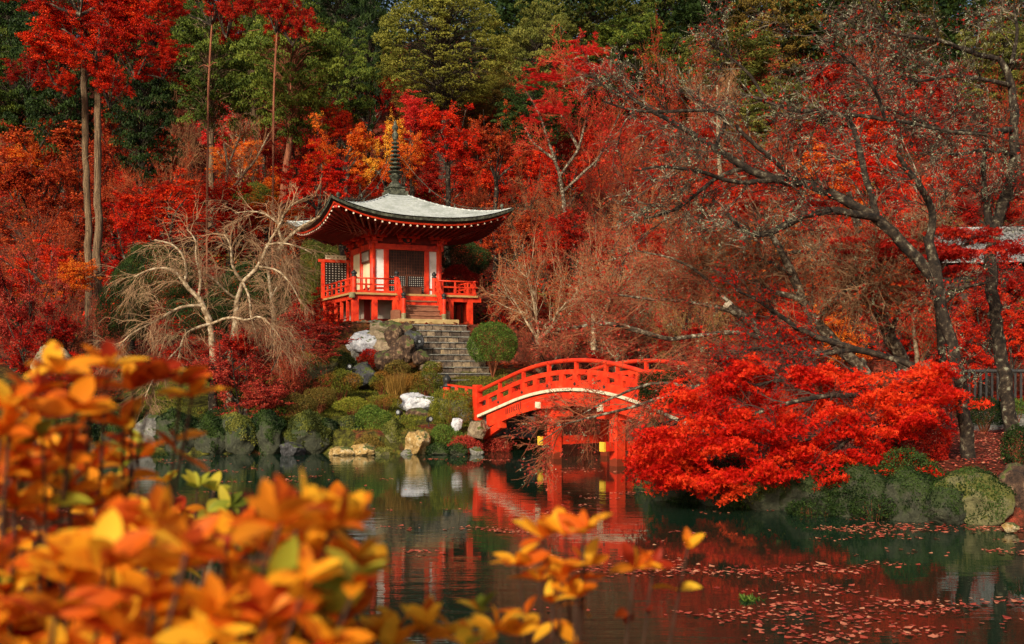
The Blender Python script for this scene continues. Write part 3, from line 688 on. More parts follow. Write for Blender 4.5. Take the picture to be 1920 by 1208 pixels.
def bracket(x, y, dx, dy):
    mb = MB(); a = Vector((x,y,7.28))
    px_, py_ = -dy, dx
    mb.box(x-.12,x+.12,y-.12,y+.12,7.22,7.34)
    for k, (ln, z, out) in enumerate(((.34,7.36,.0),(.46,7.50,.22),(.56,7.62,.44))):
        c = Vector((x+dx*out, y+dy*out, z)); mb.bar(c-Vector((px_,py_,0))*ln, c+Vector((px_,py_,0))*ln, .09, .10)
        for q in (-1,0,1): e = c+Vector((px_,py_,0))*ln*.88*q; mb.box(e.x-.07,e.x+.07,e.y-.07,e.y+.07,z+.055,z+.115)
        mb.bar(Vector((x,y,z)), Vector((x+dx*(out+.22), y+dy*(out+.22), z)), .085, .10)
    mb.build('bracket', 'vermilion_paint', pav, OFF)
for q in (-1, 0, 1):
    bracket(q*B*.98, -B-.05, 0, -1); bracket(-B-.05, q*B*.98, -1, 0); bracket(B+.05, q*B*.98, 1, 0)
def panel(x0, x1, y0, y1, z0, z1, m_, nm='wall_panel'): return MB().box(x0,x1,y0,y1,z0,z1).build(nm, m_, pav, OFF)
for s in (-1, 1):
    a, b = sorted((s*.93, s*(B-.10))); panel(a, b, -B-.015, -B+.03, 5.53, 7.0, 'white_plaster'); panel(a, b, -B-.015, -B+.03, 5.27, 5.46, 'white_plaster')
for y0, y1 in ((-B+.1, -.1), (.1, B-.1)):
    panel(-B-.015, -B+.03, y0, y1, 5.53, 6.99, 'cream_plaster'); panel(-B-.015, -B+.03, y0, y1, 5.27, 5.46, 'white_plaster')
panel(B-.03, B+.015, -B+.1, B-.1, DZ, 6.99, 'cream_plaster'); panel(-B+.1, B-.1, B-.03, B+.015, DZ, 7.0, 'cream_plaster')
fr = MB(); fr.box(-B-.10,-B-.05,-1.2,-.16,6.52,6.98); f_ = fr.build('hanging_plaque', 'brown_wood', pav, OFF); MB().box(-B-.108,-B-.102,-1.12,-.24,6.58,6.92).build('plaque_face', 'grey_plaster', f_, OFF)
f_.data.materials[0] = M['brown_wood']
# plaque on the head beam (dark round emblem)
MB().lathe((0,0,0), [(.0,0),(.17,0),(.19,.02),(.17,.05),(.0,.06)], 20).build('gable_emblem', 'black_lacquer', pav, OFF)
em = bpy.data.objects['gable_emblem']
for vtx in em.data.vertices:
    x, y, z = vtx.co; z += PB; vtx.co = (x, -B-.12-z, 7.42+y-PB)
# lattice doors
for s in (-1, 1):
    a, b = sorted((s*.012, s*.73)); y = -B
    d = MB(); d.box(a,b,y-.01,y+.02,5.27,7.0); door = d.build('lattice_door', 'black_lacquer', pav, OFF)
    d = MB(); n = 11
    for k in range(n+1): x = a+(b-a)*k/n; d.box(x-.009,x+.009,y-.035,y-.012,6.02,7.0)
    for k in range(9): z = 6.05+.115*k; d.box(a,b,y-.030,y-.013,z-.006,z+.006)
    d.build('slats', 'brown_wood', door, OFF)
    MB().box(a+.01,b-.01,y-.014,y-.011,5.29,6.0).build('lattice_paper', 'white_lattice', door, OFF)
    perforated('lattice', a, b, y-.032, 5.28, 6.0, 9, 9, .55, .55, 'black_lacquer', door, OFF)
    d = MB(); d.box(a,b,y-.05,y-.012,5.99,6.02); d.box(a,b,y-.05,y-.012,5.27,5.295); d.box(a,a+.03,y-.048,y-.012,5.3,5.985); d.box(b-.03,b,y-.048,y-.012,5.3,5.985); d.build('door_frame', 'brown_wood', door, OFF)
# plastered base under the floor
mb = MB(); mb.box(-1.75,1.75,-1.75,1.75,4.0,5.02); mb.build('base_wall', 'grey_plaster', pav, OFF)
mb = MB(); mb.box(-1.79,1.79,-1.79,1.79,4.0,4.28); mb.box(-1.79,-1.6,-1.79,-1.6,4.28,5.02); mb.box(1.6,1.79,-1.79,-1.6,4.28,5.02); mb.box(-.5,-.4,-1.785,-1.6,4.28,5.02); mb.box(-1.785,-1.6,-.05,.05,4.28,5.02); mb.build('base_sill', 'dark_red_wood', pav, OFF)
# deck
mb = MB(); k = 0
for s in range(4):
    pass
for i in range(24):
    x0 = -2.5+5.0*i/24; mb.box(x0+.004, x0+5.0/24-.004, -2.5, 2.5, 5.155, 5.20)
mb.build('deck', 'ochre_wood', pav, OFF)
mb = MB(); mb.box(-2.54,2.54,-2.55,-2.505,5.14,5.215); mb.box(-2.54,2.54,2.505,2.55,5.14,5.215); mb.box(-2.55,-2.505,-2.5,2.5,5.141,5.214); mb.box(2.505,2.55,-2.5,2.5,5.141,5.214); mb.build('deck_edge', 'ochre_wood', pav, OFF)
mb = MB()
mb.box(-2.45,2.72,-2.46,-2.36,4.96,5.13); mb.box(-2.45,2.72,2.36,2.46,4.96,5.13); mb.box(-2.46,-2.36,-2.34,2.34,4.965,5.135); mb.box(2.36,2.46,-2.34,2.34,4.965,5.135); mb.build('deck_beam', 'vermilion_paint', pav, OFF)
posts = [(-2.38,-2.40,.13), (-1.62,-2.40,.105), (1.45,-2.40,.105), (2.25,-2.40,.115), (-.82,-2.40,.09), (.82,-2.40,.09)]
posts += [(-2.41, -2.4+.85*k, .060) for k in range(1,6)] + [(2.41, -1.6+.8*k, .09) for k in range(6)] + [(-1.2+1.2*k, 2.41, .09) for k in range(3)]
for x, y, r in posts: MB().box(x-r,x+r,y-r*.8,y+r*.8,3.9,4.962).build('deck_post', 'vermilion_paint', pav, OFF, bevel=.01)
MB().lathe((-2.52,-2.52,5.0), [(.0,0),(.11,0),(.12,.03),(.12,.17),(.10,.2),(0,.2)], 12).build('corner_fitting', 'old_brass', pav, OFF)
# railings
def newel(x, y, z0, z1, r=.075, parent=pav, off=OFF, m_='vermilion_paint', cap='black_iron', sc=1.0):
    o = MB().tube([(x,y,z0),(x,y,z1)], r, 14).build('newel_post', m_, parent, off, smooth=False)
    MB().lathe((x,y,z1+.001), [(r*1.08,0),(r*1.12,.03*sc),(r*.8,.045*sc),(r*.72,.07*sc),(r*1.0,.09*sc),(r*1.12,.135*sc),(r*.95,.18*sc),(r*.5,.215*sc),(r*.12,.25*sc)], 12).build('newel_cap', cap, o, off, smooth=True)
    return o
newel(-2.42,-2.42,5.2,5.80,.105)
for s in (-1,1): newel(s*.76,-2.44,5.2,5.85,.085)
def railing(p, q, nst=None, parent=pav, off=OFF, mt='vermilion_paint', e0=0, e1=0):
    p = Vector(p); q = Vector(q); d = (q-p); ln = d.length; dn = d/ln
    o = MB().tube([p+Vector((0,0,.56))-dn*e0, q+Vector((0,0,.56))+dn*e1], .033, 8).build('railing', mt, parent, off, smooth=True)
    m_ = MB(); m_.bar(p+Vector((0,0,.33))-dn*e0*.8, q+Vector((0,0,.33))+dn*e1*.8, .07, .055); m_.bar(p+Vector((0,0,.06))-dn*e0*.6, q+Vector((0,0,.06))+dn*e1*.6, .10, .09); m_.build('rail', mt, o, off)
    n = nst or max(1, round(ln/.62))
    for k in range(n):
        c = p+d*((k+.5)/n); b = MB(); b.box(c.x-.04,c.x+.04,c.y-.04,c.y+.04,c.z+.106,c.z+.30); b.box(c.x-.028,c.x+.028,c.y-.028,c.y+.028,c.z+.36,c.z+.53); b.build('baluster', mt, o, off)
railing((-2.32,-2.42,5.2), (-.84,-2.44,5.2)); railing((.84,-2.44,5.2), (2.42,-2.42,5.2), e1=.18)
railing((-2.42,-2.32,5.2), (-2.42,1.70,5.2)); railing((2.42,-2.42,5.2), (2.42,2.42,5.2), e0=.18, e1=.18); railing((2.42,2.42,5.2), (-2.42,2.42,5.2), e0=.18)
MB().box(2.36,2.48,-2.48,-2.36,5.2,5.72).build('rail_post', 'vermilion_paint', pav, OFF)
# stair down from the deck
st = MB(); n = 5
for s in (-1,1): st.bar((s*.80,-2.47,5.02), (s*.80,-3.36,4.28), .07, .26)
stair = st.build('stair', 'vermilion_paint', pav, OFF)
for k in range(n):
    z = 5.12-.185*(k+1)+.02; y = -2.56-.165*k
    MB().box(-.76,.76,y-.20,y+.02,z-.05,z+.0).build('tread', 'stair_wood', stair, OFF)
    MB().box(-.755,.755,y-.165,y-.145,z-.185,z-.052).build('riser', 'stair_wood' if k > 0 else 'vermilion_paint', stair, OFF)
MB().box(-.755,.755,-2.56,-2.535,4.95,5.13).build('riser', 'vermilion_paint', stair, OFF)
for s in (-1,1):
    nb = newel(s*.80,-3.40,4.42,4.98,.085); MB().lathe((s*.80,-3.40,4.19), [(.095,0),(.10,.03),(.09,.06),(.095,.20),(.088,.232)], 14).build('newel_shoe', 'old_brass', nb, OFF)
    pts = [(s*.78,-2.50,5.80),(s*.785,-2.66,5.76),(s*.79,-2.84,5.60),(s*.795,-3.06,5.28),(s*.80,-3.26,5.02),(s*.80,-3.38,4.94)]
    r_ = MB().sweep(pts, .075, .10).build('stair_rail', 'vermilion_paint', stair, OFF)
    MB().sweep([(a, b, c-.27) for a, b, c in pts], .055, .07).build('mid_rail', 'vermilion_paint', r_, OFF)
    MB().sweep([(a, b, c-.50) for a, b, c in pts], .075, .10).build('low_rail', 'vermilion_paint', r_, OFF)
    MB().box(s*.80-.03,s*.80+.03,-2.95,-2.87,5.0,5.55).build('baluster', 'vermilion_paint', r_, OFF)
    # plank cheek beside the stair foot
    MB().box(min(s*.88,s*1.1),max(s*.88,s*1.1),-3.25,-2.75,4.19,4.55+.0).build('stair_cheek', 'stair_wood', stair, OFF)
# screen wall at the rear left corner of the deck
scr = MB(); scr.box(-2.58,-2.44,1.70,1.82,5.2,6.82); scr.box(-1.52,-1.42,1.70,1.82,5.2,6.82); scr.box(-2.70,-1.40,1.69,1.83,6.72,6.84); scr.box(-2.44,-1.52,1.71,1.81,5.2,5.34)
screen = scr.build('side_screen', 'vermilion_paint', pav, OFF, bevel=.006)
MB().box(-2.44,-1.52,1.755,1.775,5.34,6.72).build('screen_paper', 'white_lattice', screen, OFF)
perforated('screen_lattice', -2.44, -1.52, 1.735, 5.34, 6.72, 7, 14, .42, .42, 'black_lacquer', screen, OFF)
sb = MB().box(-2.40,-1.55,1.72,1.80,6.85,7.02).build('name_board', 'cream_paint', screen, OFF)
d = MB()
for x in (-2.32,-2.06,-1.90,-1.64): d.lathe((x,0,0), [(0,0),(.03,0),(.032,.008),(0,.012)], 10)
vv = [(a, 1.718-c, 6.935+b) for a, b, c in d.v]; d.v = vv; d.build('board_mark', 'old_brass', sb, OFF)
# things on and beside the deck
def loc_w(u, v, z): return (PC[0]+u*CT-v*ST, PC[1]+u*ST+v*CT, z)
ob = empty('offertory_box', loc_w(.12,-1.72,5.2), 'low dark wooden offertory box in front of the lattice doors', 'offertory box', rz=TH)
MB().box(-.33,.33,-.17,.17,.04,.30).build('box_body', 'brown_wood', ob, bevel=.008)
mb = MB(); 
for k in range(8): mb.box(-.34, .34, -.17+.044*k, -.15+.044*k, .31, .335)
mb.box(-.36,-.335,-.18,.18,.30,.36); mb.box(.335,.36,-.18,.18,.30,.36); mb.build('lid_slats', 'brown_wood', ob)
mb = MB(); mb.box(-.30,-.24,-.14,.14,0,.042); mb.box(.24,.30,-.14,.14,0,.042); mb.build('foot', 'brown_wood', ob)
def spotlight(loc, rz, label):
    o = empty('spotlight', loc, label, 'spotlight', 'garden spotlights', rz)
    b = MB().tube([(0,-.12,.17),(0,-.10,.17),(0,.02,.15),(0,.10,.14)], [.085,.08,.075,.045], 14).build('lamp_head', 'black_iron', o)
    MB().tube([(0,-.128,.171),(0,-.122,.171)], [.05,.05], 14).build('lens', 'lens_glass', b)
    MB().tube([(0,0,-.06),(0,0,.09)], .014, 8).build('stake', 'black_iron', o)
    MB().bar((-.085,0,.10),(.085,0,.10),.02,.015).build('bracket', 'black_iron', o)
    return o
spotlight(loc_w(-1.85,-2.05,5.2), .4, 'small black spotlight on the pavilion deck behind the left railing')
# stone slab under the wooden stair
s_ = MB().box(-1.2,1.2,-3.95,-2.70,3.80,4.19).build('stone_slab', 'light_slab', None, off=(0,0,-4.0), bevel=.02)
s_.location = (PC[0], PC[1], 4.0); s_.rotation_euler = (0,0,TH); tag(s_, 'long pale ochre stone slab at the foot of the pavilion stair', 'stone slab')

# ================================================================== STONE STAIRCASE
stc = empty('stone_staircase', loc_w(0,-7.6,1.6), 'mossy block-stone staircase climbing to the pavilion', 'staircase', rz=TH)
rs = np.random.default_rng(3); NS = 11
for k in range(NS):
    z1 = 4.0-.02 - .222*k; z0 = z1-.222-.1; y0 = -3.98-.335*k
    ul = -1.15+.0*k; ur = 1.35-.015*k
    V = []; Fq = []; at_ = []; x = ul
    while x < ur-.05:
        wd = rs.uniform(.22,.46); x1 = min(ur, x+wd)
        if ur-x1 < .15: x1 = ur
        g_ = .008; j = rs.uniform(-.012,.012,(8,)); n0 = len(V); yf = y0-.335-.02+rs.uniform(-.02,.015); zt = z1-.0+rs.uniform(-.008,.008)
        V += [(x+g_,yf+j[0],z0),(x1-g_,yf+j[1],z0),(x1-g_,y0+.05,z0),(x+g_,y0+.05,z0),(x+g_+.006,yf+j[2]+.012,zt-.045+j[3]*.5),(x1-g_-.006,yf+j[4]+.012,zt-.045),(x1-g_,y0+.05,zt-.045),(x+g_,y0+.05,zt-.045)]
        for q in ((0,3,2,1),(4,5,6,7),(0,1,5,4),(1,2,6,5),(2,3,7,6),(3,0,4,7)): Fq.append([n0+c for c in q]); at_.append(rs.uniform(.15,1))
        if len(at_) : at_[-6:] = [at_[-6]]*6
        x = x1
    V = np.array(V)-np.array([0,-7.6,1.6]); o = link('step', np_mesh('step', V, np.array(Fq), attr=at_, mats=[M['step_stone']]), stc)
    # worn slab tread; its paler stone paints in the lit nosing line
    t_ = MB().box(ul-.01,ur+.01,y0-.335-.045,y0+.03,z1-.047,z1-.002).build('tread', 'rock_grey', o, off=(0,7.6,-1.6), bevel=.012)
# landing from the stairs' foot to the bridge
q = [loc_w(-1.1,-7.55,0), loc_w(1.1,-7.55,0), (.70,32.1,0), (-.6,30.55,0), (-2.1,31.6,0)]
mb = MB(); n = len(q); mb.add([(a,b,1.42) for a,b,_ in q]+[(a,b,.3) for a,b,_ in q], [tuple(range(n))]+[(k, k+n, (k+1)%n+n, (k+1)%n) for k in range(n)]); p_ = mb.build('path', 'rock_grey'); tag(p_, kind='structure')

# ================================================================== BRIDGE
UB = Vector((.536,-.844)).normalized(); BA = math.atan2(UB.y, UB.x); BC = Vector((1.81,26.75))
bridge = empty('arched_bridge', (BC.x, BC.y, 0), 'arched vermilion footbridge with a cream deck edge crossing the pond', 'bridge', rz=BA)
def bz(s):
    a = abs(s); return 1.83-.043*a*a if a < 3 else 1.83-.043*9-.258*(a-3)
def arc(w_, dz, s0=-4.9, s1=4.9, n=40): return [(s0+(s1-s0)*k/n, w_, bz(s0+(s1-s0)*k/n)+dz) for k in range(n+1)]
W0, W1 = -.25, 1.98
mb = MB()
for k in range(56):
    s0 = -4.9+9.8*k/56; s1 = s0+9.8/56-.012; a, b = bz(s0), bz(s1)
    mb.add([(s0,W0+.03,a-.03),(s1,W0+.03,b-.03),(s1,W1-.03,b-.03),(s0,W1-.03,a-.03),(s0,W0+.03,a+.02),(s1,W0+.03,b+.02),(s1,W1-.03,b+.02),(s0,W1-.03,a+.02)], [(0,3,2,1),(4,5,6,7),(0,1,5,4),(1,2,6,5),(2,3,7,6),(3,0,4,7)])
mb.build('deck', 'old_plank', bridge)
for w_ in (W0, W1):
    sg = -1 if w_ == W0 else 1
    MB().sweep(arc(w_+sg*.03, -.02), .10, .075).build('deck_edge', 'cream_paint', bridge)
    gd = MB().sweep(arc(w_-sg*.05, -.26, -4.3, 4.3), .13, .35).build('girder', 'vermilion_bridge', bridge)
    # toothed bands on the girder
    for c in (-2.9,-1.0,1.0,2.9):
        t_ = MB()
        for k in range(9):
            s = c-.36+.09*k; z = bz(s)-.20; y_ = w_-sg*.05+sg*.066; t_.box(s-.018,s+.018,min(y_,y_+sg*.006),max(y_,y_+sg*.006),z-.10,z+.05)
        t_.build('toothed_band', 'dark_red_wood', gd)
    # railing
    r_ = MB().tube(arc(w_, .70, -4.75, 4.75, 48), .058, 10).build('railing', 'vermilion_bridge', bridge, smooth=True)
    MB().sweep(arc(w_, .42, -4.75, 4.75), .075, .12).build('mid_rail', 'vermilion_bridge', r_)
    MB().sweep(arc(w_, .115, -4.75, 4.75), .12, .19).build('low_rail', 'vermilion_bridge', r_)
    for k in range(15):
        s = -4.2+8.4*k/14; big = k in (3, 7, 11); h_ = .09 if not big else .11
        MB().box(s-h_,s+h_,w_-.045,w_+.045,bz(s)+.20,bz(s)+.365).build('baluster', 'vermilion_bridge', r_)
        if k % 2: MB().box(s-.045,s+.045,w_-.04,w_+.04,bz(s)+.475,bz(s)+.66).build('strut', 'vermilion_bridge', r_)
    for k in range(7):
        s = -3.6+1.2*k; z = bz(s)+.115; y_ = w_+sg*.061; d = .055
        MB().add([(s-d*1.1,y_,z),(s,y_,z-d),(s+d*1.1,y_,z),(s,y_,z+d),(s,y_+sg*.012,z)], [(0,1,4),(1,2,4),(2,3,4),(3,0,4),(3,2,1,0)]).build('diamond_fitting', 'black_iron', r_)
    for e in (-1, 1):
        MB().box(e*4.82-.11,e*4.82+.11,w_-.11,w_+.11,bz(4.82)-.12,bz(4.82)+.90).build('end_post', 'vermilion_bridge', bridge, bevel=.012)
    # sloping bracket beams under the ends
    for e in (-1, 1):
        b_ = MB().bar((e*4.55,w_-sg*.05,.38), (e*3.55,w_-sg*.05,.80), .13, .20).build('bracket_beam', 'vermilion_bridge', bridge)
        MB().box(e*3.62-.12,e*3.62+.12,w_-sg*.05-.10,w_-sg*.05+.10,.70,.90).build('bracket_head', 'vermilion_bridge', b_)
for s in (-1.32, 1.32):
    for w_ in (0, 1.73):
        MB().box(s-.14,s+.14,w_-.14,w_+.14,-1.0,1.30).build('pier', 'vermilion_bridge', bridge, bevel=.012)
    c = MB().box(s-.09,s+.09,-.42,2.15,.36,.58).build('crossbeam', 'vermilion_bridge', bridge)
    for y_ in (-.42, 2.15):
        sg = -1 if y_ < 0 else 1; MB().box(s-.093,s+.093,min(y_,y_+sg*.05),max(y_,y_+sg*.05),.357,.583).build('end_cap', 'yellow_cap', c)
    h = MB().box(s-.12,s+.12,-.50,2.25,1.30,1.48).build('pier_head', 'vermilion_bridge', bridge)
    for y_ in (-.50, 2.25):
        sg = -1 if y_ < 0 else 1; MB().box(s-.10,s+.10,min(y_,y_+sg*.04),max(y_,y_+sg*.04),1.31,1.47).build('end_cap', 'cream_paint', h)
    MB().bar((s-.75,0,1.18), (s+.75,0,1.18), .12, .16).build('corbel', 'vermilion_bridge', bridge)
# wing railing turning off the bridge's left end towards the steps
a = BC + UB*(-4.82) + Vector((-UB.y, UB.x))*W0
def toW(s, y): return BC + UB*s + Vector((-UB.y, UB.x))*y
wa = toW(-4.9, -.27); wq = Vector(at(838,735,32.6)[:2])
wr = empty('wing_railing', (wa.x, wa.y, 1.0), 'short low vermilion railing with a black-capped post beside the stone stairs, left of the bridge', 'railing')
o_ = tuple((-wa.x, -wa.y, -1.0))
b0 = Vector((wa.x, wa.y, 1.22)); b1 = Vector((wq.x, wq.y, 1.40))
MB().bar(b0+Vector((0,0,.55)), b1+Vector((0,0,.45)), .06, .06).build('top_rail', 'vermilion_bridge', wr, o_)
MB().bar(b0+Vector((0,0,.32)), b1+Vector((0,0,.25)), .08, .09).build('mid_rail', 'vermilion_bridge', wr, o_)
MB().bar(b0+Vector((0,0,.05)), b1+Vector((0,0,.05)), .10, .12).build('low_rail', 'vermilion_bridge', wr, o_)
for q in (.3,.65):
    p = b0.lerp(b1, q); MB().box(p.x-.05,p.x+.05,p.y-.05,p.y+.05,p.z-.2,p.z+.5).build('baluster', 'vermilion_bridge', wr, o_)
newel(wq.x, wq.y, 1.0, 1.78, .12, wr, o_, 'vermilion_bridge', sc=1.6)

# ================================================================== ROCKS
def rock(px, py, rx, ry, d, m_, label, seed, depth=.8, group=None, sharp=.5, name='rock', cat='rock', sink=.0):
    import bmesh
    bm = bmesh.new(); bmesh.ops.create_icosphere(bm, subdivisions=5, radius=1); from mathutils import noise as mn; so_ = Vector((seed*3.7,seed*1.3,seed))
    r = np.random.default_rng(seed); pl = [(unit(r.normal(0,1,3)), r.uniform(.62,.92)) for _ in range(int(8+6*sharp))]
    fr = r.normal(0,1,(5,3))*1.6; ph = r.uniform(0,6,5)
    for v in bm.verts:
        p = np.array(v.co)
        for nrm, dd in pl:
            e = p@nrm-dd
            if e > 0: p = p - nrm*e*.93
        p = p*(1 + .05*sum(math.sin(p@fr[k]*1.8+ph[k]) for k in range(5))/2 + .02*math.sin(p@fr[0]*9+1)*math.cos(p@fr[1]*8))
        f1 = mn.fractal(v.co*1.6+so_, .9, 2.1, 5); p = p*(1+.13*f1)
        v.co = p
    me = bpy.data.meshes.new(name); bm.to_mesh(me); bm.free(); me.polygons.foreach_set('use_smooth', [True]*len(me.polygons)); me.materials.append(M[m_])
    if d > 36: rx *= 1.22; ry *= 1.18
    c = at(px, py, d); s = (rx/F*d*1.12, min(rx, ry*1.2)/F*d*1.2*depth+.05, ry/F*d*1.12)
    me.transform(Matrix.Diagonal((*s,1)) @ Matrix.Rotation(r.uniform(0,6), 4, 'Z') @ Matrix.Rotation(r.uniform(-.2,.2), 4, 'X'))
    o = bpy.data.objects.new(name, me); COL.objects.link(o); o.location = [float(x) for x in c]
    if m_ in ('rock_mossy', 'rock_olive') and rx > 13:
        nv = len(me.vertices); co = np.empty(nv*3, np.float32); no = np.empty(nv*3, np.float32); me.vertices.foreach_get('co', co); me.vertices.foreach_get('normal', no)
        co = co.reshape(-1,3); no = no.reshape(-1,3); n = int(min(16000, 420*s[0]*s[2]/.01))
        i = r.integers(0, nv, n); f = np.sin(co[i,0]*7+seed)*np.sin(co[i,2]*8+seed*2)+.5*np.sin(co[i,1]*13+co[i,0]*11)
        k = (no[i,2] + f*.45 > .12); i = i[k]; P = co[i] + no[i]*.012 + r.normal(0,.018,(len(i),3)); P = P[P[:,2]+c[2] > .02]
        q_ = link('moss', leafmesh('moss', P, .028 if d < 24 else .042, r, v=np.clip(.5+.5*np.sin(P[:,0]*9+P[:,2]*6),0,1), flat=.2, hang=.6), o, L['deepgreen' if (m_ == 'rock_mossy' and seed % 3) or d < 17 else 'olive'])
    return tag(o, label, cat, group)
RK = [
 (672,616,26,12,38.7,'rock_tan','broad tan boulder capping the left end of the retaining wall under the pavilion'),
 (714,618,20,12,38.6,'rock_tan','small tan stone in the wall top beside the dark rocky slope'),
 (674,648,27,20,38.2,'rock_white','pale grey-white boulder in the retaining wall, second course'),
 (705,636,24,16,38.4,'rock_tan','tan egg-shaped stone in the wall right of the pale boulder'),
 (662,676,13,18,38.0,'rock_grey','upright narrow grey stone at the wall foot below the white boulder'),
 (645,632,14,18,38.9,'rock_grey','grey stone in the shade at the wall’s left corner'),
 (690,662,14,11,38.3,'rock_grey','small grey stone between the pale boulder and the dark red dome'),
 (722,650,16,14,38.0,'rock_tan','small sandy stone in the wall left of the brown outcrop'),
 (738,632,14,18,37.8,'rock_brown','rough brown outcrop left of the top stone steps'),
 (745,664,12,16,36.9,'rock_brown','dark brown outcrop below the wall, left of the steps'),
 (775,640,16,17,37.2,'rock_black','dark rounded stone at the left edge of the upper steps'),
 (790,672,14,12,36.2,'rock_brown','low brown stone beside the middle steps'),
 (640,655,18,16,38.6,'rock_mossy','mossy stone beneath the grey stone at the wall’s left corner'),
 (730,612,18,10,38.7,'rock_brown','thin brown stone topping the wall beside the pale slab'),
 (758,622,16,14,38.2,'rock_brown','brown stone wedged between the outcrop and the top step'),
 (762,655,18,20,37.0,'rock_brown','tilted brown stone between outcrop and dark rounded stone'),
 (724,675,18,16,37.0,'rock_brown','brown stone right of the dark red dome'),
 (700,612,14,9,38.9,'rock_grey','little grey stone in the wall top between two tan ones'),
 (681,708,28,23,35.6,'rock_black','dark lichen-spotted boulder on the mossy slope'),
 (588,690,44,30,35.0,'rock_olive','large olive mossy boulder left of the wall'),
 (640,690,20,22,36.3,'rock_mossy','dark mossy stone at the foot of the wall’s left corner'),
 (780,756,34,20,33.0,'rock_white','bright white-grey boulder in the middle of the mossy garden'),
 (782,777,20,11,32.2,'rock_brown','dark brown stone under the bright white boulder'),
 (781,832,22,24,29.3,'rock_gold','golden and white pointed stone at the water’s edge'),
 (742,828,26,36,29.9,'rock_olive','tall grey-green stone left of the golden one'),
 (857,797,12,13,29.9,'rock_white','small pale round-topped stone among the shore shrubs'),
 (896,806,18,22,29.8,'rock_tan','tan boulder under the bridge’s left end'),
 (612,822,26,30,29.9,'rock_mossy','dark mossy stone behind the yellowish ledge stone'),  # this and the next two dark stones stand in for a shadowed shore recess
 (668,826,20,24,30.1,'rock_mossy','dark upright stone between the two ledge stones'),
 (705,838,18,20,29.7,'rock_mossy','dark low stone left of the tall grey-green one'),
 (765,852,12,8,29.2,'rock_grey','small grey stone left of the golden stone’s foot'),
 (893,848,14,11,29.2,'rock_grey','small round stone touching the water left of the bridge'),
 (650,803,26,19,30.3,'rock_mossy','rounded mossy boulder with a pale top above the shore ledge'),
 (641,848,26,11,29.0,'rock_gold','low yellowish ledge stone lying in the water line'),
 (683,844,24,12,29.0,'rock_gold','low ochre ledge stone right of the yellowish one'),
 (718,850,14,9,29.0,'rock_olive','small flat green stone in the water line beside the tall stone'),
 (820,846,22,12,29.2,'rock_mossy','low dark stone right of the golden shore stone'),
 (858,845,18,12,29.2,'rock_mossy','low dark stone in the water line beneath the red-brown shrub'),
 (575,818,42,40,29.6,'rock_mossy','broad dark mossy shore rock left of the ledge stones'),
 (505,815,36,42,29.6,'rock_mossy','dark green mossy shore rock, second left of the ledge stones'),
 (548,845,22,18,28.9,'rock_black','low wedge-shaped dark stone at the foot of the mossy shore rocks'),
 (452,818,34,42,29.6,'rock_mossy','dark mossy shore rock below the dusky red maple'),
 (400,820,32,42,29.6,'rock_mossy','tall mossy shore rock left of the dusky maple'),
 (340,818,40,44,29.7,'rock_mossy','thick mossy shore rock under the weeping branches'),
 (275,822,34,38,29.7,'rock_grey','grey shore rock speckled pale beneath the weeping branches'),
 (225,826,30,36,29.8,'rock_mossy','shore rock partly behind the orange leaves, left of the grey one'),
 (160,826,40,36,29.9,'rock_mossy','dark shore rock seen between the orange leaves'),
 (90,826,44,38,30.0,'rock_mossy','leftmost dark shore rock behind the orange leaves'),
 (95,680,34,34,33.5,'rock_tan','brown-grey boulder standing at far left behind the azalea'),
 (1230,865,24,70,22.6,'rock_mossy','tall dark mossy rock at the right foot of the bridge'),
 (1215,915,22,40,20.6,'rock_mossy','mossy bank stone left of the scarlet maple’s tip'),
 (1280,925,54,50,19.0,'rock_mossy','dark bank rock under the left of the scarlet maple'),
 (1365,930,56,52,18.3,'rock_mossy','dark bank rock under the middle of the scarlet maple'),
 (1450,934,56,54,17.8,'rock_mossy','low mossy bank rock right of the maple’s middle'),
 (1535,938,58,56,17.3,'rock_mossy','wet dark bank rock below the maple’s right half'),
 (1620,940,58,58,16.8,'rock_mossy','dark bank rock right of the wet one'),
 (1705,942,54,60,16.4,'rock_mossy','dark bank rock beside the bright moss-covered block'),
 (1770,955,40,44,16.0,'rock_mossy','dark wet stone filling the gap left of the moss-covered block'),
 (1822,938,66,54,16.1,'rock_olive','big square moss-covered block under the fallen leaves on the right bank'),
 (1905,935,34,60,16.0,'rock_brown','brown bank rock at the right edge of the photo'),
 (1893,988,14,10,15.0,'rock_gold','small tan stone in the water at far right'),
]
for k, a in enumerate(RK): rock(*a, seed=100+k, group=None, sharp=.6 if 'white' in a[5] or 'tan' in a[5] else .3)
spotlight(at(783,650,36.6), .6, 'small black spotlight on the dark stone beside the upper steps')
spotlight(at(804,797,29.8), .5, 'black spotlight above the golden shore stone, facing left')
spotlight(at(750,784,30.8), -.4, 'black spotlight tucked under the bright white boulder')
spotlight(at(655,697,35.0), .2, 'black spotlight at the left of the lichen-spotted boulder')

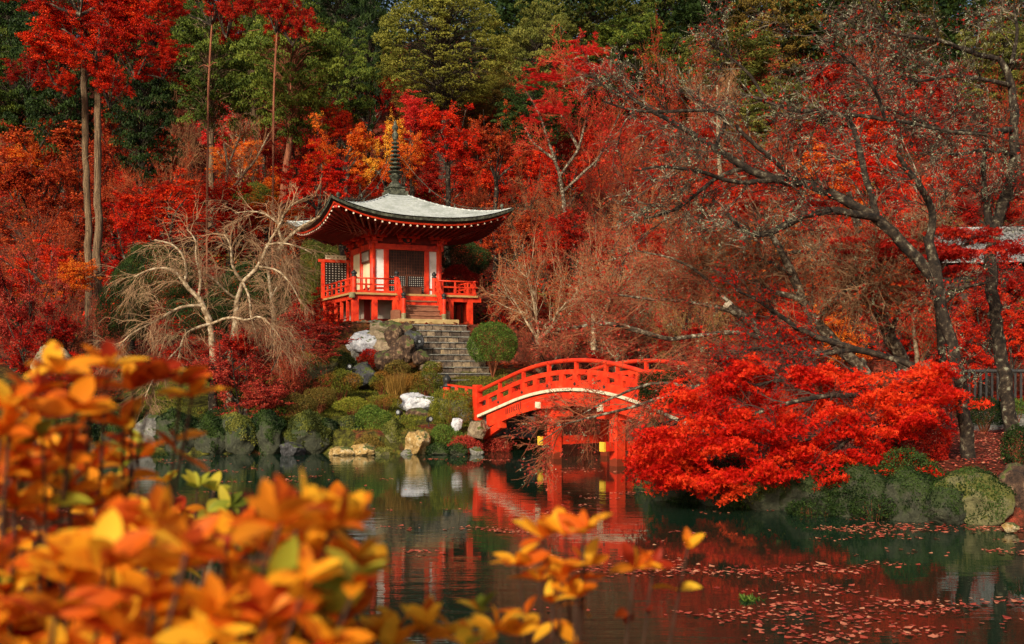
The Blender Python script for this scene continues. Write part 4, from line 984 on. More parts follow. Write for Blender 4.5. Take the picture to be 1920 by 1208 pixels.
# ================================================================== SHRUBS
def shrub(px, py, rx, ry, d, colour, label, seed, n=None, lump=.12, leaf=.035, stem=True, name='clipped_shrub', cat='shrub', spiky=0):
    r = np.random.default_rng(seed); c = at(px, py, d); R = np.array([rx/F*d, rx/F*d*.85, ry/F*d]); zg = gz(c[0], c[1])-.05
    base = np.array([c[0], c[1], min(zg, c[2]-R[2]*.9)])
    A = 4*PI*R[0]*R[2]; n = n or int(A/(leaf*leaf)*4.2)
    q = unit(r.normal(0,1,(n,3))); q = q[q[:,2] > -.75]
    ph = r.uniform(0,6,6); bumpy = 1+lump*(np.sin(q[:,0]*4+ph[0])*np.sin(q[:,2]*4+ph[1])+.6*np.sin(q[:,1]*7+ph[2])*np.cos(q[:,0]*8+ph[3]))
    rad = bumpy*np.where(r.uniform(0,1,len(q)) < .75, r.uniform(.93,1.03,len(q)), r.uniform(.6,.95,len(q)))
    P = c + q*rad[:,None]*R + r.normal(0,.02,q.shape)
    cl = .5+.5*np.sin(q[:,0]*11+ph[4])*np.sin(q[:,1]*9+ph[5]+q[:,2]*10)
    o = empty(name, base, label, cat)
    link('foliage', leafmesh('foliage', P-base, leaf, r, v=np.clip(cl,0,1), flat=.35, aspect=.55, nrm=q, hang=-spiky), o, L[colour])
    ns = 16; D = unit(r.normal(0,1,(ns,3))*np.array([1,1,.5])+np.array([0,0,.6])); t = np.linspace(0,1,4)[None,:,None]
    tip = c + D*R*.6; poly = base[None,None]*(1-t)+tip[:,None]*t; poly[:,1:3] += r.normal(0,.02,(ns,2,3))
    V, Fq = prisms(poly-base, .014, .004, 4); link('stems', np_mesh('stems', V, Fq, mats=[M['twig_brown']]), o)
    return o
SH = [
 (924,646,46,42,37.2,'shrub','large round clipped green bush right of the stone steps'),
 (696,675,25,19,37.4,'crimson','small dark crimson dome bush against the retaining wall'),
 (716,716,22,19,34.4,'shrubolive','small olive dome shrub right of the lichen-spotted boulder'),
 (795,716,36,20,34.0,'shrubolive','wide olive shrub in front of the middle steps'),
 (812,690,18,12,35.4,'shrubolive','little olive shrub tucked above the wide one by the steps'),
 (848,765,44,36,30.8,'shrubolive','rounded olive-green shrub left of the bridge end'),
 (699,795,36,32,30.4,'shrub','dark green dome shrub on the shore above the ochre ledge stone'),
 (690,835,26,18,29.3,'olivebrown','brownish low shrub beneath the dark green dome'),
 (640,718,38,22,33.6,'shrubolive','broad yellow-olive shrub below the olive boulder'),
 (600,745,30,18,32.4,'olivebrown','orange-brown low shrub on the left of the mossy slope'),
 (835,822,34,24,29.8,'shrub','green low shrub right of the golden shore stone'),
 (870,838,32,20,29.5,'dusky','red-brown low shrub at the water’s edge left of the bridge'),
 (930,838,28,18,30.4,'dusky','sparse dusky red shrub under the bridge’s left end'),
 (760,800,26,12,30.6,'shrubolive','low mossy shrub between the white boulder and the golden stone'),
 (720,752,34,12,32.6,'shrubolive','low spreading moss-green shrub left of the white boulder'),
 (660,760,34,14,32.0,'grass','low bright moss-green mound on the island slope'),
 (745,690,22,14,35.8,'olivebrown','straw-brown little shrub below the brown outcrop'),
 (560,760,34,20,31.2,'olivebrown','rust and olive shrub behind the broad mossy shore rock'),
 (500,775,34,18,30.8,'shrub','dark green low shrub between mossy shore rock and dusky maple'),
 (410,785,34,16,30.6,'deepgreen','deep green low shrub over the tall mossy shore rock'),
 (330,782,40,18,30.6,'olive','mossy olive shrub under the weeping branches'),
 (240,780,40,18,31.0,'deepgreen','deep green low shrub at left behind the orange leaves'),
 (300,860,22,12,28.9,'deepgreen','small fern-green tuft at the left water’s edge'),
 (890,765,18,14,31.6,'shrubolive','small shrub filling the gap at the bridge’s left post'),
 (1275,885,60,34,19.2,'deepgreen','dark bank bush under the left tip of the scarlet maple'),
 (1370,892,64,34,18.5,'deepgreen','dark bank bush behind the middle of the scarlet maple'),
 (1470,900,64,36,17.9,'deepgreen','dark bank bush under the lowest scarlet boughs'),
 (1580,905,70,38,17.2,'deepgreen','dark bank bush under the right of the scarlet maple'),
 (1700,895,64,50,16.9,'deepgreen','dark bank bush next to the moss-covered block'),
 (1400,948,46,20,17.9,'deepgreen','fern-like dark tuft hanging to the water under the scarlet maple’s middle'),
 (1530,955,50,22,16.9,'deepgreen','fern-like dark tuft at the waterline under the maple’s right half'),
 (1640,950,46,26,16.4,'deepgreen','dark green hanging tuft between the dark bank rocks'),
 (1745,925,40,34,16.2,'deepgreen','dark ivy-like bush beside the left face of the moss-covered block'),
 (1300,945,44,18,18.6,'deepgreen','dark tuft at the waterline below the maple’s left boughs'),
 (1720,840,60,46,18.6,'crimson','deep wine-red low bush behind the dark bank bush'),
 (1440,940,26,22,17.7,'crimson','small wine-red bush hanging to the water under the maple'),
 (1845,775,46,28,24.0,'deepgreen','mossy dark hedge in front of the black fence'),
 (1905,840,26,40,17.4,'deepgreen','dark leafy bush at the right edge above the brown rock'),
 (1900,765,30,16,24.6,'shrub','green low bush at the fence’s right end'),
 (870,490,46,36,48.2,'deepgreen','dark green bush right of the pavilion wall'),
 (860,530,40,30,47.0,'crimson','dark red bush behind the pavilion’s right railing'),
 (290,520,70,60,40.0,'deepgreen','dark evergreen bush in the shade behind the weeping trees'),  # this and the next three bushes are added to darken the background
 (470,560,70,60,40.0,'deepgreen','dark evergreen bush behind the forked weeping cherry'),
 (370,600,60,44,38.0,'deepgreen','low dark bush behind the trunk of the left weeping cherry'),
 (230,590,50,60,40.0,'deepgreen','dark bush just right of the twin trunks’ foot'),
 (600,520,40,70,48.0,'olive','weeping olive bush behind the left side of the pavilion'),
 (475,370,40,24,56.0,'green','small green bush between the two slender trunks'),
 (1240,730,46,34,23.4,'deepgreen','dark green leaves at the bridge’s right end'),
]
for k, a in enumerate(SH): shrub(*a, seed=200+k, leaf=.045 if a[4] > 33 else .036, lump=.05 if k == 0 else .14)

# grass tuft & ground cover
def blades(name, P, h, rng, colour, lean=.35, wd=.008):
    n = len(P); D = unit(rng.normal(0,lean,(n,3))+np.array([0,0,1.])); H = (h*rng.uniform(.5,1.3,n))[:,None]
    s = unit(rng.normal(0,1,(n,3))*np.array([1,1,0])+1e-6)*wd
    V = np.stack([P-s, P+s, P+D*H+rng.normal(0,.01,(n,3))], 1).reshape(-1,3)
    return link(name, np_mesh(name, V, np.arange(n*3).reshape(n,3), attr=rng.uniform(0,1,n)), None, L[colour])
r = np.random.default_rng(77); n = 90000
X = r.uniform(-12,-.2,n); Y = r.uniform(28.5,38,n); Dp = pond_dist(X,Y); k = (Dp > .35) & (np.sin(X*1.7+Y)*np.cos(Y*1.3-X*.6) > -.55)
P = np.stack([X[k],Y[k],ground_z(X[k],Y[k])-.01], -1); tag(blades('moss_grass', P, .09, r, 'grass', .6), 'mossy green grass over the island slope', 'grass', kind='stuff')
c = at(748,722,34.0); n = 1500; a = r.uniform(0,6.28,n); q = r.uniform(0,1,n)**.5*.3; P = np.stack([c[0]+np.cos(a)*q, c[1]+np.sin(a)*q*.8, np.full(n, c[2]-.42)], -1)
tag(blades('grass_tuft', P, .72, r, 'straw', .22, .009), 'tuft of straw-brown grass between the olive shrubs', 'grass tuft')
# fallen leaves on the banks and hillside
def litter(name, x0,x1,y0,y1,n,colour,size,seed,label,cond=None,lift=.02):
    r = np.random.default_rng(seed); X = r.uniform(x0,x1,n); Y = r.uniform(y0,y1,n); k = pond_dist(X,Y) > .15
    if cond is not None: k &= cond(X,Y,r)
    X, Y = X[k], Y[k]; P = np.stack([X,Y,ground_z(X,Y)+lift+r.uniform(0,.03,len(X))], -1)
    o = link(name, leafmesh(name, P, size, r, v=r.uniform(0,1,len(P)), flat=.75, aspect=.8), None, L[colour]); tag(o, label, 'fallen leaves', kind='stuff')
litter('fallen_leaves', 2.6, 24, 14.5, 38, 60000, 'litter', .055, 61, 'pink-red fallen leaves carpeting the right bank', lambda X,Y,r: Y < 38)
litter('fallen_leaves', 8, 40, 36, 60, 50000, 'crimson', .11, 62, 'dark red fallen leaves on the slope behind the fence')
litter('fallen_leaves', -40, 30, 38, 130, 110000, 'rust', .17, 63, 'rust-coloured leaf litter over the wooded hillside')
# leaves drifting on the water
r = np.random.default_rng(64); n = 120000
X = r.uniform(-9,12,n); Y = 29*(r.uniform(.1,1,n)**1.3); k = pond_dist(X,Y) < -.12
X, Y = X[k], Y[k]
f_ = np.sin(X*.85+2*np.sin(Y*.5)+.6)+.9*np.sin(Y*2.6+1.2*np.sin(X*.7))+.7*np.sin(Y*6.3+1.5*np.sin(X*.9))+.6*np.sin(X*2.3-Y*1.1)+.5*np.sin(X*5.1+Y*4.3)+r.normal(0,.5,len(X))
side = 1.35*ss(-.5,3.0,X)*ss(20,15,Y)+.2
k = (f_ > 2.55-side*1.0+.0*Y) ; X, Y = X[k], Y[k]
P = np.stack([X,Y,np.full(len(X),.006)+r.uniform(0,.004,len(X))], -1)
o = link('floating_leaves', leafmesh('floating_leaves', P, .052*np.exp(r.normal(0,.28,len(P))), r, v=r.uniform(0,1,len(P)), flat=.985, aspect=.85, lobes=1), None, L['litter']); tag(o, 'drifts of pinkish fallen leaves floating on the pond', 'floating leaves', kind='stuff')
c = at(1395,1125,EYE*F/(1125-HZ)); n = 260; P = np.stack([c[0]+r.normal(0,.07,n), c[1]+r.normal(0,.05,n), np.full(n,.0)], -1)
P[:,:2] = P[:1,:2]+(P[:,:2]-P[:1,:2]).clip(-.14,.14); tag(blades('water_weed', P, .05, r, 'shrub', .8, .012), 'small green tuft of weed floating among drifting leaves', 'water weed')

# ================================================================== FENCE, HOUSE AND STEPS ON THE RIGHT
fa = np.array([13.2, 37.0]); fb = np.array([19.5, 34.0])
fz = gz(*((fa+fb)/2)); fn = empty('fence', (fa[0], fa[1], fz-.1), 'black wooden picket fence with a round top rail along the right bank', 'fence')
fo = (-fa[0], -fa[1], -fz+.1); fd = fb-fa; fl = np.linalg.norm(fd); TOP = 2.27
MB().tube([(fa[0],fa[1],TOP),(fb[0],fb[1],TOP)], .06, 10).build('top_rail', 'fence_wood', fn, fo, smooth=True)
MB().bar((fa[0],fa[1],fz+.15),(fb[0],fb[1],fz+.15), .06, .09).build('low_rail', 'fence_wood', fn, fo)
for k in range(40):
    p = fa+fd*(k+.5)/40
    if k % 10 == 0: MB().box(p[0]-.08,p[0]+.08,p[1]-.08,p[1]+.08,fz-.3,TOP+.08).build('post', 'fence_wood', fn, fo)
    else: MB().box(p[0]-.035,p[0]+.035,p[1]-.02,p[1]+.02,fz-.2,TOP-.03).build('picket', 'fence_wood', fn, fo)
c = at(1905,800,25.5); ws = empty('stone_steps', (c[0],c[1],.7), 'short flight of grey stone steps at the right edge beside the mossy hedge', 'steps', rz=.2)
for k in range(5): MB().box(-.5,1.6,-.3+.3*k,.3+.3*k,-.2+.14*k,.0+.14*k).build('step', 'rock_grey', ws, bevel=.015)
c = at(1784,746,26.5); sg_ = empty('garden_sign', (c[0],c[1],gz(c[0],c[1])), 'small white blank sign board on a stake beside the lichened trunk', 'sign')
zz = c[2]-gz(c[0],c[1]); mb = MB(); mb.box(-.10,.10,-.01,.01,zz-.05,zz+.05); mb.build('board', 'sign_white', sg_); MB().box(-.012,.012,.011,.03,-.1,zz+.03).build('stake', 'fence_wood', sg_)
# house beyond the trees
hx, hy = at(1960,470,52)[:2]; hz = gz(hx, hy+1)
hs = empty('house', (hx, hy, hz), 'grey-tiled Japanese house glimpsed through branches at the right edge', 'house', rz=-.12)
zE, zR = at(0,482,50)[2]-hz, at(0,426,53)[2]-hz
MB().box(-5.0,6,-.2,5,-1,zE-.1).build('wall', 'old_plank', hs)
mb = MB(); mb.box(-5.02,6.02,-.26,-.22,zE-1.0,zE-.1); mb.box(-5.02,6.02,-.27,-.215,zE-2.6,zE-2.45)
for k in range(8): mb.box(-5.0+1.5*k,-4.85+1.5*k,-.30,-.205,-1,zE-.1)
mb.build('timber_frame', 'black_lacquer', hs)
mb = MB(); y0, y1 = -1.3, 2.4
mb.add([(-5.8,y0,zE),(6.8,y0,zE),(6.8,y1,zR),(-5.0,y1,zR),(-5.8,y0,zE-.14),(6.8,y0,zE-.14),(6.8,y1,zR-.14),(-5.0,y1,zR-.14)], [(0,1,2,3),(7,6,5,4),(0,4,5,1),(1,5,6,2),(2,6,7,3),(3,7,4,0)])
mb.add([(-5.0,y1,zR),(6.8,y1,zR),(6.8,6.0,zE),(-5.8,6.0,zE)], [(0,1,2,3)]); rf_ = mb.build('roof', 'house_tile', hs)
mb = MB()
for k in range(46):
    x = -5.6+.27*k; xt = max(x, -5.0+.0)
    mb.tube([(x,y0-.02,zE+.02),(max(x,-4.95),y1,zR+.02)], .05, 6)
mb.tube([(-5.1,y1,zR+.10),(6.8,y1,zR+.10)], .14, 8); mb.build('tile_rolls', 'house_tile', rf_)

# ================================================================== HILLSIDE TREES  (kind, px, py, rx, ry, colour, label, options)
HT = [
 # --- green crest
 ('hinoki',20,60,90,110,'deepgreen','dark evergreen at the top left corner of the hill',dict(hc=9)),
 ('hinoki',30,170,75,90,'green','dark green cypress low at the left edge behind the deep red crown',dict(hc=7)),
 ('hinoki',120,140,80,150,'deepgreen','dark cypress hidden behind the deep red crown and twin trunks',dict(hc=9)),
 ('hinoki',265,190,60,120,'deepgreen','shadowy cypress between the deep red crown and the pale-trunked cypress',dict(hc=8)),
 ('hinoki',300,70,80,110,'green','cypress at the top, right of the deep red crown',dict(hc=10)),
 ('hinoki',395,120,74,115,'green','tall cypress with a pale straight trunk, left of the orange spray',dict(d=60,bark='bark_cedar',tr=.24)),
 ('hinoki',545,120,84,120,'green','tall cypress with a reddish trunk standing left of the pavilion roof',dict(d=57,bark='bark_red',tr=.22,lean=-.28)),
 ('hinoki',478,90,66,130,'green','cypress between the pale trunk and the reddish trunk, set behind them',dict(d=68,bark='bark_cedar',tr=.2)),
 ('hinoki',635,160,60,90,'green','cypress with drooping green boughs left of the round oak',dict(hc=7)),
 ('hinoki',640,40,70,90,'deepgreen','dark evergreen at the top between cypress and round oak',dict(hc=10)),
 ('hinoki',690,100,36,130,'deepgreen','narrow dark cypress against the left side of the round oak',dict(hc=9)),
 ('round',832,100,112,98,'oak','huge round olive-green oak above the pavilion',dict(d=74)),
 ('hinoki',930,200,46,60,'olivebrown','small olive-brown bushy tree under the round oak’s right side',dict(hc=4)),
 ('round',830,190,80,50,'olivebrown','low olive-brown tree just below the huge round oak',dict(hc=4)),
 ('hinoki',985,40,60,80,'deepgreen','dark green tree at the top right of the round oak',dict(hc=9)),
 ('hinoki',1010,110,64,90,'olive','dull green tree behind the pink-red maple’s top',dict(hc=7)),
 ('hinoki',1100,50,80,80,'olive','wide dull green tree at the top above the pink-red maple',dict(hc=9)),
 ('hinoki',1185,100,70,70,'green','brighter green tree on the crest right of the pink-red maple',dict(hc=7)),
 ('hinoki',1250,40,70,80,'olive','olive-green tree at the top, fourth right of the round oak',dict(hc=9)),
 ('hinoki',1345,40,70,80,'deepgreen','very dark evergreen at the top centre-right',dict(hc=9)),
 ('hinoki',1350,130,90,60,'olive','olive tree behind the upper dark cherry branches',dict(hc=7)),
 ('hinoki',1450,50,80,90,'olivebrown','brown-green tree at the top behind lichened twigs',dict(hc=9)),
 ('hinoki',1560,50,80,90,'olive','olive-brown crest tree right of the brown-green one',dict(hc=9)),
 ('hinoki',1670,50,80,90,'olivebrown','mixed brown and green crest tree',dict(hc=9)),
 ('hinoki',1770,40,70,90,'green','green crest tree left of the golden one',dict(hc=9)),
 ('maple',1872,35,80,60,'yellow','golden-yellow tree at the top right corner',dict(hc=9)),
 ('hinoki',1880,120,70,80,'olive','olive tree below the golden one at the right edge',dict(hc=8)),
 ('hinoki',1450,225,75,60,'olive','green tree seen through the dark branches, right of centre',dict(hc=4)),
 ('maple',1530,110,70,36,'crimson','dark crimson maple high near the crest on the right',dict(hc=5)),
 ('maple',1700,130,70,36,'crimson','crimson maple near the crest behind the upper right branches',dict(hc=5)),
 ('hinoki',1000,220,60,60,'deepgreen','dark gap tree behind the pink-red maple’s trunk',dict(hc=6)),
 # --- left hillside
 ('maple',95,300,125,60,'rust','broad rust-orange maple at far left below the dark evergreens',dict(bark='bark_dark')),
 ('maple',60,380,110,55,'rust','dull rust maple at the left edge, below the broad rust-orange one',{}),
 ('maple',30,325,50,35,'orange','small fiery orange maple at the left edge',{}),
 ('maple',120,440,90,50,'rust','brownish red maple left of the twin trunks',{}),
 ('thin',60,480,100,60,'rust','half-bare rust tree at the left edge with tan twigs',dict(twig='twig_rust')),
 ('maple',50,560,70,60,'dusky','dusky red maple low at the left edge',dict(d=41)),
 ('maple',120,530,60,30,'orange','orange-red maple bough just left of the twin trunks',dict(d=42,hc=3)),
 ('maple',60,640,80,50,'crimson','dark crimson maple behind the far-left boulder',dict(d=38)),
 ('thin',120,610,80,60,'dusky','thin dusky tree left of the twin trunks’ foot',dict(d=39,twig='twig_brown')),
 ('maple',250,300,80,50,'rust','dark rust maple right of the twin trunks',{}),
 ('maple',235,235,60,35,'rust','small rust maple high behind the twin trunks',{}),
 ('bare',318,255,62,75,'rust','leafless tan tree leaning left in the dark gap',dict(hc=4,bark='twig_tan',twig='twig_tan',lean=.5)),
 ('maple',360,250,40,18,'dusky','pinkish maple spray in the dark gap',{}),
 ('maple',450,232,58,38,'pink','salmon-pink maple between the pale and reddish trunks',dict(hc=5,bark='bark_pale')),
 ('maple',450,292,52,26,'orange','orange maple spray on a forked pale stem between the trunks',dict(hc=5,bark='bark_pale')),
 ('thin',495,235,36,45,'dusky','thin pinkish tree beside the reddish trunk',dict(hc=5,twig='twig_rust')),
 ('maple',330,410,105,50,'red','bright red maple left of the pavilion, above the weeping trees',dict(hc=3)),
 ('maple',245,450,60,50,'scarlet','scarlet maple right beside the twin trunks',dict(d=46,hc=3)),
 ('maple',430,400,70,40,'red','red maple at the foot of the pale straight trunk',{}),
 ('maple',500,355,50,26,'orange','small orange maple behind the reddish trunk’s foot',{}),
 ('maple',505,405,60,30,'orange','orange-red low maple between reddish trunk and the roof corner',{}),
 ('thin',300,360,80,45,'rust','half-bare rust-brown tree over the bright red maple',dict(twig='twig_rust')),
 ('maple',215,380,60,40,'rust','rust maple behind the twin trunks at mid height',{}),
 ('maple',560,270,60,40,'crimson','deep crimson maple right of the reddish trunk',{}),
 ('maple',595,335,62,42,'scarlet','scarlet maple above the roof’s left corner',dict(d=49)),
 ('maple',590,400,50,34,'red','red maple just behind the roof’s left corner',{}),
 # --- above pavilion
 ('maple',695,185,62,32,'crimson','dull crimson maple under the round oak’s left edge',{}),
 ('maple',600,225,60,34,'crimson','dark crimson maple in the shade of the cypress boughs',{}),
 ('maple',772,222,64,30,'pink','brilliant pinkish scarlet maple directly above the spire tip',dict(d=53)),
 ('maple',640,288,62,40,'orange','golden-orange maple up left of the spire',dict(d=51)),
 ('maple',722,278,40,42,'yellow','yellow maple right behind the spire',dict(d=50.5)),
 ('maple',755,295,42,34,'orange','orange maple right of the spire’s rings',dict(d=49.5)),
 ('maple',670,340,60,30,'red','red maple left of the spire base behind the roof',{}),
 ('maple',840,255,70,38,'scarlet','large scarlet maple upper right of the spire',dict(d=52)),
 ('maple',905,205,40,40,'rust','rust-and-green maple under the round oak’s right edge',{}),
 ('maple',930,275,60,36,'rust','rusty orange maple right of the large scarlet one',dict(d=53)),
 ('maple',835,330,70,40,'crimson','crimson maple right of the spire base',{}),
 ('maple',910,335,70,40,'red','red maple above the roof’s right slope',{}),
 ('maple',985,330,70,46,'red','red-orange maple above the roof’s right tip',{}),
 ('maple',990,240,44,30,'orange','orange-red maple in shade left of the pink-red one’s stem',{}),
 ('maple',1040,270,50,36,'crimson','crimson maple under the pink-red sprays',{}),
 ('maple',1060,335,60,40,'red','red maple centre, below the pink-red tree',{}),
 ('thin',900,385,70,34,'rust','twiggy rust tree behind the roof’s right slope',dict(twig='twig_rust')),
 # --- centre to right, mostly bare
 ('thin',1000,420,80,60,'rust','twiggy brown tree right of the roof tip',dict(twig='twig_tan',hc=4)),
 ('thin',1100,400,80,60,'dusky','twiggy brown-red tree, second right of the roof tip',dict(twig='twig_brown',hc=4)),
 ('maple',960,450,60,40,'rust','rust maple below the roof’s right tip',{}),
 ('maple',1020,480,50,34,'red','red maple behind the tan twigs right of the pavilion',{}),
 ('thin',1010,540,110,66,'rust','wide nearly leafless pale-brown tree right of the pavilion railing',dict(d=40,bark='bark_pale',twig='twig_tan')),
 ('thin',1130,500,100,66,'dusky','nearly leafless tan tree behind the bridge’s middle',dict(d=44,bark='bark_pale',twig='twig_tan')),
 ('thin',1210,430,90,70,'rust','leafless brown tree with scattered rust leaves, centre right',dict(hc=4,twig='twig_tan')),
 ('maple',1080,450,66,36,'crimson','crimson maple between the tan twigs right of the roof tip',dict(d=50)),
 ('maple',1170,470,60,34,'red','red maple in the twiggy middle, above the bridge crest',dict(d=51)),
 ('maple',1250,470,60,34,'crimson','crimson maple in the twiggy middle, right of the bridge',dict(d=49)),
 ('maple',1340,450,64,34,'rust','rust maple left of the crooked dark bough',dict(d=49)),
 ('maple',1120,290,60,30,'red','red maple under the pink-red tree’s right stems',{}),
 ('maple',1200,250,56,30,'crimson','crimson maple right of the pink-red tree on the slope',{}),
 ('maple',1230,360,60,34,'crimson','crimson maple on the slope below the long dark limb’s tip',{}),
 ('maple',1290,270,60,30,'red','red maple behind the long dark limb’s outer part',{}),
 ('maple',1440,200,56,30,'crimson','crimson maple among the high dark branches',{}),
 ('maple',1870,180,60,30,'red','red maple high at the right edge',{}),
 ('maple',1120,610,60,30,'red','red maple low behind the bridge’s rising rail',dict(d=41)),
 ('maple',1270,640,50,26,'crimson','wine-red low maple right behind the bridge’s right rail',dict(d=32)),
 ('maple',1400,560,60,34,'rust','rust maple under the sawn limb’s twigs',dict(d=40)),
 ('maple',160,340,60,36,'rust','rusty orange-red maple behind the twin trunks’ left side',{}),
 ('maple',90,500,60,34,'red','red maple in the left hillside middle',dict(d=45)),
 ('maple',270,380,60,30,'red','red maple above the scarlet one beside the twin trunks',{}),
 ('maple',650,235,50,28,'red','red maple right of the shaded crimson one, under cypress boughs',dict(d=58)),
 ('thin',1160,590,90,60,'crimson','thin wine-red tree with pale stems behind the bridge',dict(d=37,bark='bark_pale',twig='twig_grey')),
 ('maple',1050,600,70,40,'crimson','wine-red maple behind the bridge’s left half',dict(d=42)),
 ('maple',960,600,50,40,'crimson','dark red maple right of the round clipped bush',dict(d=43)),
 ('thin',1030,645,60,36,'dusky','low dusky twiggy tree behind the bridge’s left railing',dict(d=38.5,twig='twig_brown')),
 ('maple',1170,650,60,36,'crimson','deep crimson maple behind the bridge’s crest',dict(d=38)),
 ('maple',1110,545,44,30,'red','small red maple among tan twigs above the bridge',dict(d=45)),
 ('maple',1215,540,50,36,'crimson','small crimson maple beyond the bridge’s right half',dict(d=46)),
 ('thin',1290,520,90,70,'rust','tangled leafless tree with rust leaves right of centre',dict(d=40,twig='twig_tan')),
 ('thin',1300,610,80,60,'olivebrown','olive-brown twiggy tree left of the white-cut trunk',dict(d=36,twig='twig_tan')),
 ('thin',1180,320,80,60,'dusky','twiggy tree with few pink leaves below the pink-red maple',dict(hc=4,twig='twig_rust')),
 ('maple',1150,370,50,24,'red','red maple bough deep in the twiggy centre',{}),
 ('thin',1290,200,90,80,'crimson','fine-twigged reddish tree high on the hill, right of the pink-red one',dict(hc=5,twig='twig_rust')),
 ('thin',1380,140,80,60,'pink','fine-twigged tree with pink-red tips high on the hill',dict(hc=6,twig='twig_rust')),
 ('bare',1340,200,50,80,'rust','slender leafless tree with pale upright stems on the hillside',dict(hc=5,bark='bark_pale',twig='twig_tan')),
 ('maple',1330,345,50,30,'scarlet','scarlet maple behind the big dark limb’s left part',{}),
 ('thin',1280,330,80,60,'rust','brown twiggy tree beneath the long dark limb',dict(twig='twig_tan')),
 ('maple',1400,370,80,40,'red','red maple behind the crook of the dark limb',{}),
 ('thin',1420,300,90,60,'crimson','reddish twiggy tree above the dark limb',dict(hc=5,twig='twig_rust')),
 ('maple',1500,250,80,50,'crimson','crimson maple behind the upright dark branch, left side',{}),
 ('maple',1600,280,90,60,'red','large red maple between the two upright dark branches',{}),
 ('maple',1700,220,90,60,'crimson','crimson maple high behind the right branches',{}),
 ('maple',1560,180,90,50,'crimson','dark crimson maple high on the right hillside',{}),
 ('thin',1640,150,90,60,'crimson','purple-red twiggy tree on the upper right hillside',dict(hc=5,twig='twig_rust')),
 ('maple',1810,220,90,60,'crimson','crimson maple behind the rightmost trunk’s upper part',{}),
 ('thin',1880,260,80,70,'crimson','reddish twiggy tree at the right edge',dict(twig='twig_rust')),
 ('maple',1520,340,80,44,'orange','orange-red maple left of the upright dark branch',{}),
 ('maple',1660,350,80,46,'scarlet','bright scarlet maple framed by the dark branches',{}),
 ('maple',1770,330,80,50,'red','red maple left of the rightmost trunk',{}),
 ('maple',1870,360,70,46,'crimson','crimson maple above the tiled roof',dict(d=56)),
 ('maple',1450,450,70,50,'orange','orange maple under the crooked dark branch',{}),
 ('maple',1560,450,80,50,'red','red maple behind the leaning trunk’s top',{}),
 ('maple',1680,440,80,46,'scarlet','scarlet maple left of the tiled roof',{}),
 ('thin',1400,500,90,60,'rust','tangle of lichened twigs with rust leaves right of centre',dict(d=44,twig='twig_grey')),
 ('thin',1520,530,90,60,'rust','rusty twiggy tree behind the leaning trunks',dict(d=44,twig='twig_rust')),
 ('maple',1620,540,80,50,'orange','orange-rust maple between the leaning trunks',dict(d=45)),
 ('maple',1740,540,80,50,'rust','rust maple below the tiled roof',dict(d=44)),
 ('maple',1850,560,80,60,'crimson','crimson maple below the house at right',dict(d=44)),
 ('maple',1480,620,70,44,'scarlet','scarlet maple beside the white-cut trunk',dict(d=33)),
 ('maple',1570,630,80,40,'orange','orange maple behind the leaning trunk, above the big scarlet one',dict(d=34)),
 ('maple',1760,650,60,40,'scarlet','small scarlet maple with slim stems left of the fence',dict(d=40)),
 ('maple',1700,610,60,34,'red','red maple with slim trunk above the fence’s left end',dict(d=42)),
 ('maple',1890,640,60,50,'red','red maple right of the rightmost trunk above the fence',dict(d=41)),
 ('maple',1840,620,80,30,'crimson','low crimson maple over the dark bank behind the fence',dict(d=43)),
 ('thin',1400,700,70,50,'rust','rust-red twiggy sapling behind the scarlet maple’s left part',dict(d=27,twig='twig_rust')),
 ('maple',1320,690,60,36,'dusky','dusky red maple between bridge and scarlet maple',dict(d=26)),
 ('thin',1110,760,110,50,'dusky','twiggy dusky sapling behind and under the bridge',dict(d=37,twig='twig_brown')),
 ('maple',1060,790,80,34,'crimson','dark red maple in the shade under the bridge',dict(d=38)),
 ('maple',960,760,40,36,'crimson','dark wine-red maple behind the bridge’s left arch',dict(d=36)),
 # --- island left side
 ('maple',460,712,92,46,'dusky','dusky pink-red low maple on the island shore, left of the mossy slope',dict(d=31.5,hc=2)),
 ('maple',560,640,90,34,'dusky','dusky red maple between weeping tree and pavilion base',dict(d=35)),
 ('maple',400,665,100,36,'crimson','crimson low maple at the weeping trees’ feet',dict(d=33.2)),
 ('maple',470,765,70,30,'dusky','second dusky maple bough touching the mossy shore rocks',dict(d=30.8)),
 ('thin',540,700,70,50,'dusky','twiggy dusky shrub-like maple left of the olive boulder',dict(d=33,twig='twig_rust')),
 ('maple',600,600,40,34,'red','red maple tips in front of the pavilion’s left posts',dict(d=37.5)),
 ('maple',190,690,60,24,'scarlet','low scarlet maple at the twin trunks’ foot',dict(d=37)),
 ('maple',110,735,60,24,'crimson','low crimson maple behind the orange azalea leaves at left',dict(d=33)),
 ('thin',150,730,90,50,'rust','twiggy brown bush-like tree at far left behind the azalea',dict(d=34,twig='twig_brown')),
]
for kind, px, py, rx, ry, colour, label, opt in HT:
    o_ = dict(opt); hill_tree(kind, px, py, rx*1.12, ry*1.12, colour, label, **o_)

